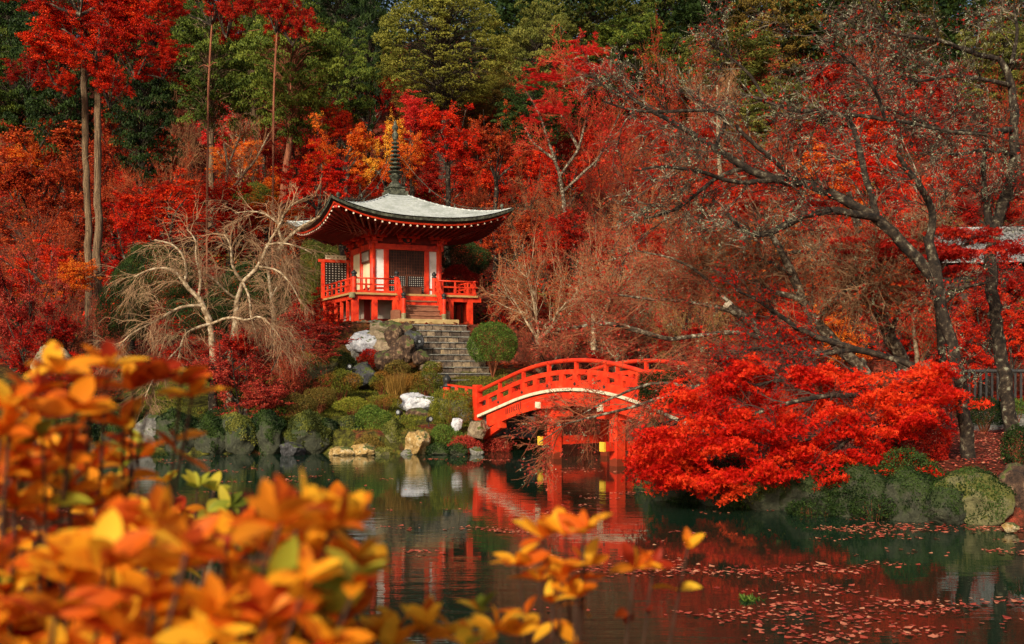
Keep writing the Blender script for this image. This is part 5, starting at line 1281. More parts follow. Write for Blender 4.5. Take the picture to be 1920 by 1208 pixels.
# wooded hillside beyond what can be told apart: undergrowth clumps in mixed autumn colours
def undergrowth(name, n, y0, y1, x0f, x1f, colour, size, seed, label, hmax, cr, thr=0):
    r = np.random.default_rng(seed); Y = r.uniform(y0,y1,n); X = r.uniform(x0f,x1f,n)*Y
    k = np.sin(X*.35+seed)*np.cos(Y*.3+seed*.7) > thr; X, Y = X[k], Y[k]
    C = np.stack([X,Y,ground_z(X,Y)+r.uniform(0,hmax,len(X))], -1); per = 45
    c = np.repeat(np.arange(len(C)), per); q = unit(r.normal(0,1,(len(c),3))); q[:,2] *= .45
    P = C[c]+q*cr*r.uniform(.5,1.2,(len(c),1))
    o = link(name, leafmesh(name, P, size, r, v=r.uniform(0,1,len(C))[c], flat=.5), None, L[colour]); tag(o, label, 'undergrowth', kind='stuff')
for k, (col, lb) in enumerate((('rust','rust-brown undergrowth on the wooded hillside'),('crimson','dark crimson undergrowth on the wooded hillside'),('olivebrown','olive-brown undergrowth on the wooded hillside'),('red','red undergrowth on the wooded hillside'),('deepgreen','deep green undergrowth on the wooded hillside'))):
    undergrowth('undergrowth', 1900, 48, 92, -.62, .62, col, .16, 71+k, lb, 2.2, .75, .15)
undergrowth('hilltop_wood', 5000, 92, 150, -.65, .65, 'deepgreen', .42, 81, 'dark green wood closing the top of the hill', 19, 1.9, -2)

# ================================================================== TALL TWIN TRUNKS AND RED CROWN
def tall_tree(label, limbs, bark, crown, seed, colour, d, name='tall_tree'):
    r = np.random.default_rng(seed); b = at(*limbs[0][:3]); b[2] = gz(b[0],b[1])-.1; o = empty(name, b, label, 'tree')
    Q, rad = resample(limbs, .5); Q[0] = b; V, Fq = limb_tube(Q, rad, r, 12); link('trunk', np_mesh('trunk', V-b, Fq, smooth=True, mats=[M[bark]]), o)
    stub = MB()
    for k in range(9):
        t = r.uniform(.35,.95); p = Q[int(t*(len(Q)-1))]-b; a = r.uniform(0,6.28); ln = r.uniform(.2,.8)
        stub = MB(); stub.tube([p, p+np.array([math.cos(a)*ln*.5, math.sin(a)*ln*.5, ln*.2]), p+np.array([math.cos(a)*ln, math.sin(a)*ln, ln*.1])], [.035,.022,.008], 5); stub.build('dead_stub', bark, o)
    n = 0
    for (px,py,rx,ry,pk) in crown:
        me, ml, zb = PM[pk]; c = at(px,py,d)-b; R = rx/F*d; Rz = ry/F*d/.72
        q = link('crown' , me, o, L[colour if (px+py) % 3 else 'crimson'], c); q.scale = (R,R,Rz); q.rotation_euler = (0,0,pk*1.7+px)
        q = link('limbs' , ml, o, M['bark_dark'], c); q.scale = (R,R,Rz); q.rotation_euler = (0,0,pk*1.7+px)
tall_tree('tall pale straight trunk carrying a big deep red crown, right one of the twin trunks', [(184,668,43,8.5),(183,560,43,8),(184,420,43,7),(183,300,43,6.5),(184,150,43,6),(185,-20,43,5)], 'bark_cedar',
  [(180,40,110,60,0),(105,100,84,44,1),(255,75,88,48,2),(205,135,58,40,3),(305,108,54,32,0),(52,128,44,26,2),(150,-30,120,44,1),(290,20,70,40,3),(225,170,26,16,1),(120,155,30,18,3)], 1, 'red', 42)
tall_tree('tall darker trunk standing just left of the pale twin trunk', [(168,664,44.5,7.5),(167,560,44.5,7),(166,430,44.5,6.5),(161,300,44.5,6),(158,150,44.5,5.5),(156,-20,44.5,5)], 'bark_cedar', [(150,60,70,36,3),(215,20,70,36,1)], 2, 'red', 44.5)
for (px,py,rx,ry,lb) in ((425,16,64,40,'deep red maple spray hanging over the pale-trunked cypress'),(548,28,58,42,'deep red maple spray hanging over the reddish-trunked cypress')):
    tall_tree(lb, [(px-37,440,50,2.2),(px-36,300,50,2),(px-34,150,50,2),(px-25,0,50,1.6)], 'bark_red', [(px,py,rx,ry,1),(px-30,py-30,rx,ry,2)], px, 'crimson', 50, 'slender_maple_tree')
# slim forked pale stems
def stem_tree(label, limbs, seed, colour=None, twig='twig_tan', n=(30,160,700), ln=.5, leaves=0, bark='bark_pale', name='slender_tree', up=.1):
    r = np.random.default_rng(seed); s = ln
    lv = [(n[0],.6,s*1.0,s*2.0,5,.12,(0,0,up),.7,.016,.009),(n[1],.6,s*.5,s*1.1,4,.14,(0,0,up),.7,.010,.006),(n[2],.55,s*.25,s*.7,3,.15,(0,0,up*.6),.7,.007,.005)]
    return hand_tree(name, label, limbs, r, bark, twig, lv, leaves=(leaves, colour, .07, .05, 1) if leaves else None)
stem_tree('slender forked tree with pale curving stems between the pale and reddish trunks', [[(422,395,52,3),(423,350,52,3),(428,310,52,2.5),(420,270,52,2)],[(423,370,52,2.5),(450,335,52,2.5),(480,300,52,2),(505,250,52,1.5)],[(428,310,52,2),(440,280,52,1.5),(455,240,52,1)]], 5, 'dusky', leaves=500)
stem_tree('pale crooked sapling behind the bridge', [[(1112,655,34,5),(1114,620,34,4.5),(1110,590,34,4),(1125,560,34,3)],[(1114,615,34,3),(1135,585,34,2.5),(1150,550,34,2)]], 6, 'crimson', leaves=900, bark='bark_pale')
stem_tree('slim pale double-stemmed sapling left of the fence', [[(1722,700,33,4),(1718,660,33,4),(1712,620,33,3),(1715,580,33,2)],[(1722,695,33,3.5),(1732,668,33,3),(1745,640,33,2)]], 8, 'scarlet', leaves=2500)
stem_tree('pale-limbed leafless tree on the hillside above the dark limb', [[(1350,330,60,4),(1346,250,60,3.5),(1345,160,60,2)],[(1346,240,60,3),(1362,190,60,2.5),(1368,150,60,2)],[(1345,210,60,2),(1310,180,60,1.5),(1290,165,60,1)]], 9, twig='twig_tan')
stem_tree('leaning leafless tree beside the roof’s left corner with fine pale twigs', [[(520,470,40,4),(545,440,40,3.5),(575,420,40,2.5),(610,400,40,1.5)],[(530,455,40,3),(520,420,40,2.5),(545,385,40,2),(570,372,40,1)]], 10, twig='twig_straw', ln=.5, n=(14,60,160))

# pink-red maple at the crest of the middle
stem_tree('pink-red maple with fanning pale stems on the upper middle hillside', [
  [(1060,400,52,4),(1050,330,52,3.2),(1030,270,52,2.6),(1010,210,52,2),(985,170,52,1.5)],
  [(1050,330,52,3),(1085,280,52,2.5),(1100,220,52,2),(1075,150,52,1.6),(1050,90,52,1.2)],
  [(1055,360,52,3),(1120,300,52,2.4),(1150,240,52,2),(1180,170,52,1.4)],
  [(1085,280,52,3),(1060,230,52,2.5),(1040,190,52,2)],[(1040,300,52,3),(1000,270,52,2.5),(985,240,52,1.5)]], 15, 'pink', twig='twig_rust', n=(70,420,1500), ln=.7, leaves=9000, bark='bark_lichen', name='pink_red_maple_tree', up=.05)
for (px,py,rx,ry,lb) in ((1085,95,46,18,'top spray'),(1010,145,44,16,'left spray'),(1100,130,56,22,'middle spray'),(1020,205,46,18,'low left spray')):
    me, ml, zb = PM[1]; root = [o for o in bpy.data.objects if o.name.startswith('pink_red_maple_tree')][0]
    c = at(px,py,51.5)-np.array(root.location); q = link('leaf_spray', me, root, L['pink'], c); q.scale = (rx/F*52, rx/F*52, ry/F*52/.72)

# ================================================================== WEEPING BARE TREES ON THE ISLAND
r = np.random.default_rng(40); d = 32.6
W = [(110,.7,.4,1.1,6,.14,(0,0,-.04),.9,.011,.006),(620,.65,.3,.8,6,.14,(0,0,-.10),.8,.006,.0038),(2100,.55,.2,.6,5,.12,(0,0,-.12),.8,.0040,.0026)]
hand_tree('weeping_cherry_tree', 'leafless weeping cherry with white twisting limbs spreading left over the shore', [
  [(402,700,d,7),(400,660,d,6.5),(395,615,d,6),(387,583,d,5.5),(372,558,d,5)],
  [(372,558,d,4.5),(345,533,d,3.8),(335,512,d,3.2),(310,500,d,2.6),(280,505,d,2),(250,520,d,1.4)],
  [(345,533,d,3),(352,500,d,2.6),(340,470,d,2.2),(320,455,d,1.7),(290,450,d,1.2)],
  [(385,575,d,3.2),(345,572,d-.3,2.8),(317,587,d-.5,2.4),(292,603,d-.6,2),(263,616,d-.7,1.7),(235,632,d-.9,1.2),(222,660,d-1,.8)],
  [(400,606,d,3),(366,616,d-.3,2.6),(346,624,d-.5,2.2),(339,648,d-.7,1.7),(330,690,d-.9,1.2)],
  [(400,606,d,3),(432,593,d-.2,2.6),(466,603,d-.4,2.2),(486,589,d-.6,1.9),(511,612,d-.8,1.4),(530,640,d-.9,1)],
  [(372,558,d,3),(378,520,d+.2,2.6),(365,480,d+.3,2.2),(370,450,d+.4,1.6),(350,430,d+.5,1.1)],
  [(340,648,d-.7,1.8),(310,680,d-1.2,1.6),(285,715,d-1.6,1.3),(272,745,d-1.8,1)],
  ], r, 'bark_white', 'twig_straw', W, cat='tree')
r = np.random.default_rng(41); d = 33.6
hand_tree('weeping_cherry_tree', 'leafless weeping cherry with a tan forked trunk reaching towards the pavilion roof', [
  [(430,700,d,5.5),(436,640,d,5.5),(441,605,d,5.5),(445,562,d,5),(455,529,d,4.6)],
  [(455,529,d,4.2),(486,500,d,3.6),(499,465,d,2.8),(518,432,d,2.1),(530,412,d,1.4)],
  [(455,529,d,3.2),(442,515,d-.2,3),(432,490,d-.3,2.5),(436,460,d-.3,2),(420,440,d-.3,1.4)],
  [(499,459,d,2),(525,455,d-.2,1.8),(555,460,d-.3,1.4),(585,475,d-.3,.9)],
  [(486,500,d,2.4),(520,505,d-.2,2),(545,530,d-.4,1.6),(565,570,d-.5,1.1)],
  [(445,562,d,2.6),(420,545,d-.3,2.3),(405,525,d-.4,1.9),(385,515,d-.5,1.4)],
  [(524,421,d,2),(500,400,d,1.7),(470,395,d,1.3),(440,400,d,.9)],
  [(455,529,d,2.6),(470,560,d-.4,2.2),(468,590,d-.5,1.7),(480,625,d-.6,1.1)],
  ], r, 'bark_white', 'twig_straw', W[:1]+[(420,.65,.25,.6,6,.14,(0,0,-.10),.8,.006,.0038),(1300,.55,.2,.5,5,.12,(0,0,-.12),.8,.0038,.0025)], cat='tree')
r = np.random.default_rng(42)
hand_tree('slender_tree', 'thin leafless tree between the forked weeping cherry and the pavilion', [[(512,650,36,4),(514,600,36,4),(508,560,36,3.5),(505,520,36,3),(498,490,36,2)],[(508,560,36,2.5),(525,530,36,2),(540,500,36,1.5)]], r, 'bark_white', 'twig_straw', W[:1]+[(160,.55,.3,.8,5,.1,(0,0,-.1),.6,.008,.005),(900,.45,.2,.6,5,.1,(0,0,-.12),.6,.005,.004)])

# ================================================================== DARK CHERRY TREES ON THE RIGHT BANK
r = np.random.default_rng(50)
TW = [(150,.8,.4,1.2,6,.20,(0,0,.01),.9,.012,.006),(800,.7,.2,.7,5,.20,(0,0,.01),.9,.0062,.0042),(5600,.65,.10,.38,4,.20,(0,0,.0),.9,.0036,.0024)]
d = 18.4
hand_tree('cherry_tree', 'big dark leaning cherry on the right bank with long lichened limbs sweeping left', [
  [(1818,862,d,14),(1810,790,d,13),(1802,720,d,12),(1785,650,d,11),(1766,580,d,10.5),(1752,500,d,10),(1738,440,d,9)],
  [(1756,530,d,10),(1715,480,d,10),(1675,440,d,10),(1640,402,d,9.5),(1580,375,d,9),(1520,345,d,8.5),(1450,338,d,8),(1395,315,d,7),(1340,278,d,6),(1280,238,d,5),(1225,212,d,4),(1165,170,d,2.5)],
  [(1650,412,d,8),(1600,398,d-.3,7.5),(1540,395,d-.6,7),(1495,408,d-.8,6.5),(1450,435,d-1,6.5),(1415,448,d-1.1,5.5),(1385,428,d-1.2,4),(1362,400,d-1.3,3)],
  [(1645,405,d,7),(1628,350,d+.3,6),(1613,290,d+.5,6),(1603,240,d+.6,5.5),(1585,213,d+.7,5),(1550,208,d+.8,4.5),(1500,212,d+.9,4),(1440,192,d+1,3.5),(1390,175,d+1.1,2.5)],
  [(1590,215,d+.6,4),(1660,224,d+.4,4),(1720,232,d+.3,3.5),(1790,250,d+.2,3),(1850,252,d,2.2)],
  [(1742,450,d,8),(1755,405,d,7),(1728,352,d-.3,6),(1700,318,d-.5,5),(1683,290,d-.6,3.5)],
  [(1500,345,d,5),(1450,300,d-.3,4.5),(1400,260,d-.5,4),(1380,235,d-.6,3)],
  [(1450,338,d,5),(1380,345,d-.4,4),(1310,320,d-.7,3.5),(1240,310,d-.9,2.5),(1190,320,d-1,2)],
  [(1395,315,d,4.5),(1345,330,d,4),(1290,380,d-.3,3),(1255,400,d-.4,2.5),(1210,410,d-.5,1.5)],
  [(1340,278,d,4),(1370,215,d,3.5),(1340,205,d,3.5),(1260,210,d,3),(1190,210,d,2.5),(1130,190,d,1.5)],
  [(1440,192,d+1,3),(1400,130,d+1,2.5),(1330,80,d+1,2)],
  [(1660,224,d+.4,3.5),(1640,160,d+.3,3),(1590,110,d+.2,2.5),(1520,60,d,2)],
  ], r, 'bark_dark', 'twig_lichen', TW, leaves=(3500,'crimson',.045,.05,3), lichen=1300)
r = np.random.default_rng(51); d = 23
hand_tree('cherry_tree', 'rightmost dark cherry trunk rising past the fence to the upper right', [
  [(1897,812,d,13),(1886,720,d,12.5),(1873,640,d,11.5),(1862,560,d,11),(1856,490,d,10.5),(1867,415,d,10),(1890,362,d,9.5),(1903,295,d,9),(1902,225,d,8),(1897,150,d,6.5),(1875,112,d,5)],
  [(1875,112,d,5),(1830,102,d-.4,4.5),(1765,76,d-.7,4),(1690,66,d-1,3.2),(1610,48,d-1.2,2.2)],
  [(1858,445,d,7),(1848,380,d,6),(1842,320,d,5),(1850,270,d,3.5)],
  [(1900,245,d,6),(1840,245,d-.5,5.5),(1780,250,d-.9,5),(1720,225,d-1.2,4),(1650,200,d-1.5,3)],
  [(1897,160,d,5),(1850,150,d-.4,4),(1790,140,d-.8,3.5),(1720,155,d-1.1,2.5),(1660,140,d-1.4,2)],
  [(1903,290,d,5),(1850,280,d-.5,4),(1800,290,d-1,3),(1740,285,d-1.3,2)],
  [(1897,120,d,4),(1910,60,d,3),(1900,10,d,2)],[(1690,66,d-1,3),(1640,20,d-1,2.4),(1600,-20,d-1,2)],
  ], r, 'bark_dark', 'twig_lichen', TW, leaves=(2500,'crimson',.05,.05,3), lichen=1300)
r = np.random.default_rng(52); d = 22
hand_tree('cherry_tree', 'leaning mottled trunk left of the big dark cherry, rising behind the scarlet maple', [
  [(1708,715,d,13),(1685,665,d,12),(1665,630,d,12),(1648,580,d,11),(1635,520,d,10),(1622,460,d,8.5),(1605,410,d,7),(1590,360,d,5)],
  [(1640,540,d,6),(1600,500,d,5),(1560,480,d,4.5),(1500,470,d,3.5),(1450,480,d,2.5)],
  [(1650,590,d,5),(1680,520,d,4.5),(1700,470,d,4),(1735,430,d,3)],
  [(1668,635,d,5),(1690,570,d-.5,4),(1665,530,d-.8,3.5),(1635,510,d-1,2.5),(1600,540,d-1.2,2)]], r, 'bark_lichen', 'twig_grey', TW, leaves=(2600,'crimson',.06,.05,3), lichen=900)
r = np.random.default_rng(53); d = 21
hand_tree('cherry_tree', 'mottled tan trunk leaning hard left behind the scarlet maple', [
  [(1640,720,d,11),(1600,675,d,10.5),(1560,640,d,10),(1530,600,d,9.5),(1505,560,d,9),(1485,515,d,8),(1465,470,d,6),(1430,420,d,4)],
  [(1505,560,d,6),(1450,550,d,5),(1390,520,d,4.5),(1340,480,d,3.5),(1290,455,d,2.5)],
  [(1485,515,d,5),(1440,490,d,4.5),(1390,480,d,4),(1330,500,d,3),(1270,520,d,2)],
  [(1530,600,d,5),(1570,560,d,4),(1610,520,d,3.5),(1640,500,d,2.5)]], r, 'bark_lichen', 'twig_grey', TW, leaves=(4500,'rust',.06,.05,3), lichen=500)
r = np.random.default_rng(54); d = 20
hand_tree('cherry_tree', 'pale mottled limb sawn off white at its end, leaning over the bridge side', [
  [(1520,700,d,10),(1480,668,d,9.5),(1440,635,d,9),(1405,605,d,9),(1383,587,d,9),(1366,572,d,8.5)],
  [(1440,635,d,5),(1380,622,d-.3,4.5),(1310,628,d-.6,4),(1250,640,d-.8,4),(1205,622,d-.9,5),(1150,605,d-1,4.5),(1090,610,d-1.1,3.5),(1040,622,d-1.2,2)],
  [(1383,587,d,5),(1340,575,d,4),(1290,565,d,3.5),(1200,560,d,2.5),(1120,545,d,1.6)],
  [(1480,668,d,6),(1430,690,d-.6,5),(1350,715,d-1,4.5),(1270,735,d-1.3,4),(1200,760,d-1.5,3),(1120,780,d-1.6,2.2),(1040,800,d-1.8,1.4)],
  [(1300,725,d-1.2,3.5),(1230,715,d-1.2,3),(1170,735,d-1.3,2.4),(1110,765,d-1.4,1.6),(1010,830,d-1.6,1)],
  [(1400,600,d,4),(1340,540,d,3.5),(1300,500,d,3),(1250,480,d,2),(1190,470,d,1.2)],
  ], r, 'bark_lichen', 'twig_brown', [(90,.7,.3,1.0,5,.15,(0,0,-.02),.6,.009,.005),(420,.6,.2,.6,4,.15,(0,0,-.03),.6,.0055,.0038),(2800,.6,.1,.36,3,.18,(0,0,-.02),.6,.0036,.0024)],
  leaves=(4200,'dusky',.042,.06,3), lichen=350, cut=(at(1368,574,d), at(1362,569,d-.02), .085))
# dark horizontal bough crossing from the right, low
r = np.random.default_rng(55); d = 19
hand_tree('cherry_tree', 'low dark branch arching rightward over the scarlet maple to the leaning trunks', [
  [(1760,720,d,6),(1720,690,d,6),(1670,670,d,6),(1600,655,d,6),(1550,640,d,5.5),(1500,620,d,5),(1460,590,d,4),(1420,560,d,3),(1380,545,d,2)],
  [(1600,655,d,5),(1540,665,d,5),(1480,660,d,4.5),(1420,650,d,3.5),(1370,665,d,2.5)]], r, 'bark_dark', 'twig_dark', [(60,.7,.3,.8,5,.15,(0,0,.02),.7,.009,.005),(260,.6,.2,.5,4,.15,(0,0,0),.7,.005,.0035),(1000,.6,.1,.3,3,.18,(0,0,0),.7,.0034,.0024)], leaves=(2000,'scarlet',.05,.05,3))
# dark red leaf cluster near the crook
r = np.random.default_rng(56)
# ================================================================== THE SCARLET MAPLE OVER THE WATER
r = np.random.default_rng(60); d = 18.6
LB = [
  [(1690,850,d+.2,11),(1680,800,d,10),(1665,760,d,9),(1640,735,d,8)],
  [(1665,760,d,6),(1600,740,d-.5,5),(1530,745,d-.9,4.5),(1460,760,d-1,4),(1380,790,d-.8,3),(1300,830,d-.4,2),(1250,870,d,1.2)],
  [(1680,800,d,6),(1620,800,d-.7,5),(1560,810,d-1.1,4),(1490,830,d-1.2,3),(1420,860,d-1.1,2)],
  [(1640,735,d,5),(1560,710,d-.2,4),(1480,710,d-.3,3.5),(1400,725,d-.2,3),(1320,760,d,2),(1260,800,d+.3,1.2)],
  [(1660,755,d,5),(1700,730,d-.4,4),(1740,715,d-.6,3),(1775,705,d-.7,2)],
  [(1680,800,d,5),(1650,830,d-.9,4),(1640,860,d-1.3,3),(1660,885,d-1.5,2)],
  [(1620,800,d-.7,4),(1560,850,d-1.4,3),(1520,880,d-1.6,2)],
  [(1640,735,d,4),(1620,710,d,3),(1590,690,d,2)]]
base = None
mt = hand_tree('scarlet_maple_tree', 'great bushy scarlet maple leaning over the water on the right bank', LB, r, 'bark_dark', 'twig_dark',
  [(90,.8,.3,.8,5,.14,(0,0,-.02),.5,.012,.007),(500,.7,.2,.5,4,.14,(0,0,-.04),.4,.006,.004),(1800,.6,.1,.3,3,.15,(0,0,-.03),.3,.0035,.0025)])
# leaves in overlapping, gently drooping pads
pads = []
rr = np.random.default_rng(62)
outline = [(1222,862,26,10),(1240,885,34,12),(1235,820,30,16),(1290,860,50,22),(1300,800,55,24),(1345,890,44,14),(1370,840,60,26),(1300,745,50,20),(1380,780,70,26),(1360,715,55,20),(1440,730,70,26),
  (1450,800,75,26),(1440,870,55,22),(1510,850,60,20),(1530,880,30,12),(1520,700,70,24),(1530,770,75,26),(1600,730,75,26),(1600,800,70,24),(1610,860,55,20),(1650,890,40,14),(1680,740,65,24),(1680,795,55,20),
  (1735,715,48,20),(1765,735,40,24),(1755,695,34,12),(1700,840,0,0),(1660,855,40,18),(1480,835,60,18),(1560,885,26,10),(1330,830,60,22),(1270,900,26,7),(1680,885,26,12),(1400,690,40,12),(1580,700,44,14),(1250,850,44,18),(1600,888,44,14),(1660,900,36,12),(1705,885,30,14),(1555,900,34,10),(1430,895,40,12),(1350,905,36,10),(1710,770,50,18)]
LPs = []; LVs = []
for (px,py,rx,ry) in outline:
    if rx == 0: continue
    for lay in range(4):
        dd = 18.6 - 1.15*math.sin(min(1,max(0,(py-680)/200))*PI*.62) + rr.uniform(-.8,.7)
        n_pad = 3
        for _ in range(n_pad):
            c = at(px+rr.normal(0,.55)*rx, py+rr.normal(0,.5)*ry, dd); c[1] += rr.normal(0,.12)
            R_ = rr.uniform(.13,.34); n = int(215*(R_/.3)**2); a = rr.uniform(0,2*PI,n); q = rr.uniform(0,1,n)**.6
            x = np.cos(a)*q*R_; y = np.sin(a)*q*R_; z = -.35*(q*R_)**2/R_ + rr.normal(0,.03,n) + x*rr.normal(0,.35) + y*rr.normal(-.2,.35)
            LPs.append(c+np.stack([x,y,z], -1)); LVs.append(np.full(n, rr.uniform(-.2,1.1)))
LP = np.concatenate(LPs); LV = np.concatenate(LVs); b = np.array(mt.location)
k = LP[:,2] > .04; LP = LP[k]; LV = LV[k]
link('leaves', leafmesh('leaves', LP-b, .052, rr, v=LV, flat=.45, lobes=3), mt, L['scarlet'])
# two red leaf sprays hanging in the dark cherry
root = [o for o in bpy.data.objects if o.name == 'cherry_tree'][0]
def spray_tree(label, trunk, pads_, colour, seed, nl=.3, size=.055):
    r = np.random.default_rng(seed)
    o = hand_tree('maple_tree', label, trunk, r, 'bark_dark', 'twig_dark', [(40,.7,.2,.6,4,.15,(0,0,0),.4,.009,.005),(200,.6,.1,.4,4,.15,(0,0,-.02),.4,.005,.003)])
    b = np.array(o.location); A = []; Bv = []
    for (px,py,dd,rx,ry) in pads_:
        for _ in range(7):
            c = at(px+r.normal(0,.5)*rx, py+r.normal(0,.5)*ry, dd+r.normal(0,.3)); R_ = r.uniform(.15,.38); n = int(130*(R_/.3)**2)
            a = r.uniform(0,2*PI,n); q = r.uniform(0,1,n)**.6; A.append(c+np.stack([np.cos(a)*q*R_, np.sin(a)*q*R_, -.25*q*R_+r.normal(0,.02,n)], -1)); Bv.append(np.full(n, r.uniform(0,1)))
    link('leaves', leafmesh('leaves', np.concatenate(A)-b, size, r, v=np.concatenate(Bv), flat=.4, lobes=3), o, L[colour]); return o
spray_tree('maple with hanging deep crimson leaf sprays before the tiled roof, amid dark trunks', [[(1775,720,21,7),(1765,650,21,7),(1760,580,21,6),(1740,520,21,5),(1700,480,21,4),(1650,460,21,3)],[(1740,520,21,4),(1780,470,21,3),(1820,455,21,2)],[(1760,580,21,4),(1800,540,21,3),(1850,530,21,2)]],
  [(1700,455,21,60,18),(1650,470,21,50,16),(1760,470,21,50,18),(1720,500,21,60,18),(1640,440,21,40,14),(1820,500,21,40,14),(1830,440,21,40,12),(1880,460,21,40,12),(1800,470,21,40,14),(1780,430,21,40,12),(1690,540,21,50,12),(1600,470,21,40,12)], 'crimson', 91)
spray_tree('maple bearing a dark crimson leaf cluster beside the crook of the big limb', [[(1480,690,22,5),(1450,600,22,5),(1430,520,22,4.5),(1420,450,22,4),(1415,400,22,3)],[(1420,450,22,3),(1440,400,22,2.5),(1480,370,22,2)]],
  [(1410,400,22,34,16),(1440,375,22,40,14),(1480,372,22,40,10),(1400,370,22,30,12),(1520,380,22,30,10)], 'crimson', 92)

# ================================================================== FOREGROUND AZALEAS (out of focus)
def azalea_leaf(P, D, Nn, ln, wd, curl, rng):
    """grid leaf 2x6 quads, elliptical, curved"""
    n = len(P); K = 6; t = np.linspace(0,1,K+1); w_ = np.sin(PI*np.clip(t*.97+.015,0,1))**.75; S = np.cross(D, Nn); V = []
    for k in range(K+1):
        c = P + D*(ln*t[k])[:,None] - Nn*(ln*curl*t[k]**2)[:,None]; hw = (wd*w_[k]*.5)[:,None]
        V += [c - S*hw + Nn*hw*.35, c, c + S*hw + Nn*hw*.35]
    V = np.stack(V, 1).reshape(-1,3); b = (np.arange(n)*(K+1)*3)[:,None]
    f = np.concatenate([np.stack([b+3*k+j, b+3*k+j+1, b+3*k+j+4, b+3*k+j+3], -1) for k in range(K) for j in (0,1)], 1).reshape(-1,4)
    return V, f, 2*K
def azalea(label, shoots, seed, colours, base, leaf=(.038,.055)):
    """shoots: (px,py,depth,n_leaves,scale)"""
    r = np.random.default_rng(seed); o = empty('azalea_bush', base, label, 'azalea bush'); b = np.array(base, float)
    sets = {c: [] for c in set(c for c,_ in colours)}; st = []
    names = [c for c,_ in colours]; pr = np.array([p for _,p in colours]); pr = pr/pr.sum()
    for (px,py,dd,nl,sc) in shoots:
        tip = at(px,py,dd); hub = np.array([base[0]*.45+tip[0]*.55+r.normal(0,.04), tip[1]+r.uniform(-.02,.25), tip[2]-.38-r.uniform(0,.1)])
        up = unit(tip-hub + r.normal(0,.03,3)); t = np.linspace(0,1,6)[:,None]
        Q = (1-t)**2*b + 2*(1-t)*t*(hub+np.array([0,0,-.1])) + t**2*tip; st.append((Q, .0045, .0016))
        col = r.choice(names, p=pr)
        for ring, frac in ((0,1.0),(1,.0)):
            nn = nl if ring == 0 else max(2, nl//2)
            a = np.arange(nn)*2*PI/nn + r.uniform(0,6.28) + r.normal(0,.25,nn)
            q = np.stack([np.cos(a), np.sin(a)*.9, np.zeros(nn)], -1); el = r.normal(.55 if ring == 0 else .1, .30, nn)[:,None]
            D = unit(q*np.cos(el) + up[None]*np.sin(el)*1.2); Nn = unit(up[None] - (up*D).sum(-1, keepdims=True)*D + r.normal(0,.35,(nn,3))); Nn = unit(Nn - (Nn*D).sum(-1,keepdims=True)*D)
            P = np.repeat((tip if ring == 0 else tip*(.86)+hub*.14)[None], nn, 0); ln = r.uniform(*leaf, nn)*sc; wd = ln*r.uniform(.42,.55,nn)
            cc = [col if r.uniform() < .75 else r.choice(names, p=pr) for _ in range(nn)]
            for c in sets:
                m_ = np.array([x == c for x in cc])
                if m_.any(): sets[c].append(azalea_leaf(P[m_], D[m_], Nn[m_], ln[m_], wd[m_], r.uniform(.0,.35), r))
    for c, ps in sets.items():
        if not ps: continue
        V, f = merge([(p[0], p[1]) for p in ps]); nlv = len(f)//12; v = np.repeat(r.uniform(0,1,nlv), 12)
        link('leaves', np_mesh('leaves', V-b, f, attr=v, smooth=True), o, L[c])
    V, f = merge([limb_tube(Q, np.linspace(a_, b_, len(Q)), r, 6) for Q, a_, b_ in st]); link('stems', np_mesh('stems', V-b, f, smooth=True, mats=[M['stem_azalea']]), o)
    return o
r = np.random.default_rng(90)
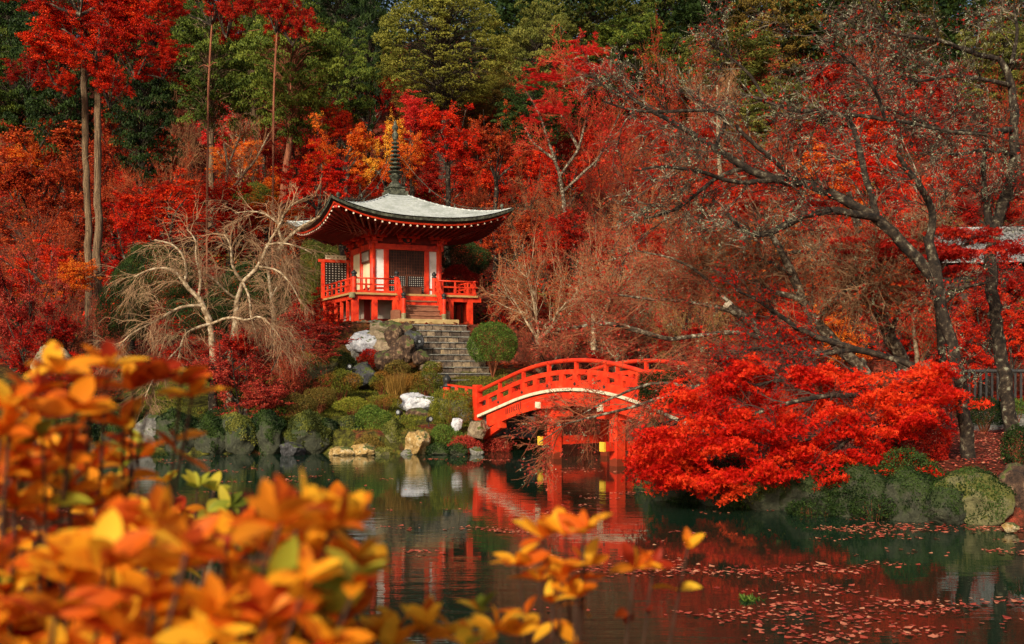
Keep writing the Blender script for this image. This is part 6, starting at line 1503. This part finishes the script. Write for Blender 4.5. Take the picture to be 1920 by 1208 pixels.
# main bush, bottom left: its outline descends from the left to (720,1050) and down to (620,1208)
def inside(px, py):
    top = np.interp(px, [0,150,280,380,470,560,640,690,720], [1010,1000,965,1000,990,940,955,990,1050]); rt = np.interp(py, [930,1000,1080,1208,1300], [650,695,700,625,600])
    return py > top and px < rt
sh = []
while len(sh) < 195:
    px, py = r.uniform(-120,720), r.uniform(930,1330)
    if inside(max(px,0), py) and not (px < 210 and py < 1010 and r.uniform() < .7): sh.append((px, py, r.uniform(.78,1.25)-.0002*(py-950), 7, r.uniform(.85,1.1)))
azalea('big orange-leaved azalea bush filling the bottom left foreground, blurred', sh, 91, [('azalea',.80),('azalearust',.14),('azaleagreen',.06)], (-.55,.95,.72), leaf=(.030,.045))
sh = [(px,py,dd,7,1) for px,py,dd in ((60,740,1.05),(110,700,1.05),(170,730,1.1),(200,690,1.1),(140,770,1.0),(20,770,.95),(80,820,1.0),(30,850,1.0),(120,850,1.05),(250,730,1.15),(290,715,1.15),(340,720,1.2),(360,745,1.2),(10,900,1.0),(70,900,1.05),(130,920,1.1),(180,880,1.3),(230,870,1.5),(260,860,1.5),(190,930,1.2),(30,950,1.0),(230,800,1.15),(100,960,1.1),(160,960,1.1),(0,820,.95),(60,780,1.05),(215,945,1.2))]
azalea('taller azalea with rust-orange and dark red leaves rising at the left edge', sh, 92, [('azalearust',.42),('azalea',.50),('azaleagreen',.08)], (-.62,1.25,.7), leaf=(.030,.046))
sh = [(px,py,dd,6,.75) for px,py,dd in ((250,905,1.9),(310,905,1.9),(370,915,2.0),(400,920,2.0),(290,950,1.8),(340,960,1.8),(240,960,1.7),(390,960,1.8),(300,990,1.7),(430,950,1.9),(350,1000,1.7),(200,990,1.6))]
azalea('smaller-looking azalea shoots with greenish orange leaves, behind the big bush', sh, 93, [('azalea',.45),('azaleagreen',.4),('azalearust',.15)], (-.75,2.1,.65))
sh = [(970,1060,1.25,6,1),(1020,1010,1.25,7,1.05),(1060,1005,1.22,7,1.05),(1095,1000,1.2,5,.9),(1055,1080,1.2,7,1),(1010,1090,1.25,6,.9),(1100,1060,1.25,6,.9),(1080,1120,1.2,5,.8),(1190,1065,1.3,5,.85),(1225,1060,1.3,4,.7),(1290,1028,1.35,3,.8),(1035,1130,1.2,4,.8)]
azalea('azalea sprig with golden-orange leaf rosettes standing before the water, bottom centre', sh, 94, [('azalea',.9),('azalearust',.1)], (.10,1.35,.85), leaf=(.030,.044))
sh = [(700,1195,1.1,6,.95),(750,1185,1.1,6,.95),(800,1180,1.1,7,1),(845,1190,1.1,6,.95),(900,1150,1.15,5,.8),(930,1185,1.1,7,.95),(975,1190,1.12,6,.9),(660,1200,1.1,5,.9),(720,1225,1.05,6,1),(880,1215,1.05,6,.9),(790,1230,1.05,6,.9)]
azalea('low azalea tips with orange and lime leaves along the bottom edge left of centre', sh, 95, [('azalea',.8),('azaleagreen',.2)], (-.12,1.2,.8), leaf=(.028,.042))
print('objects', len(bpy.data.objects), 'faces', sum(len(m.polygons) for m in bpy.data.meshes))
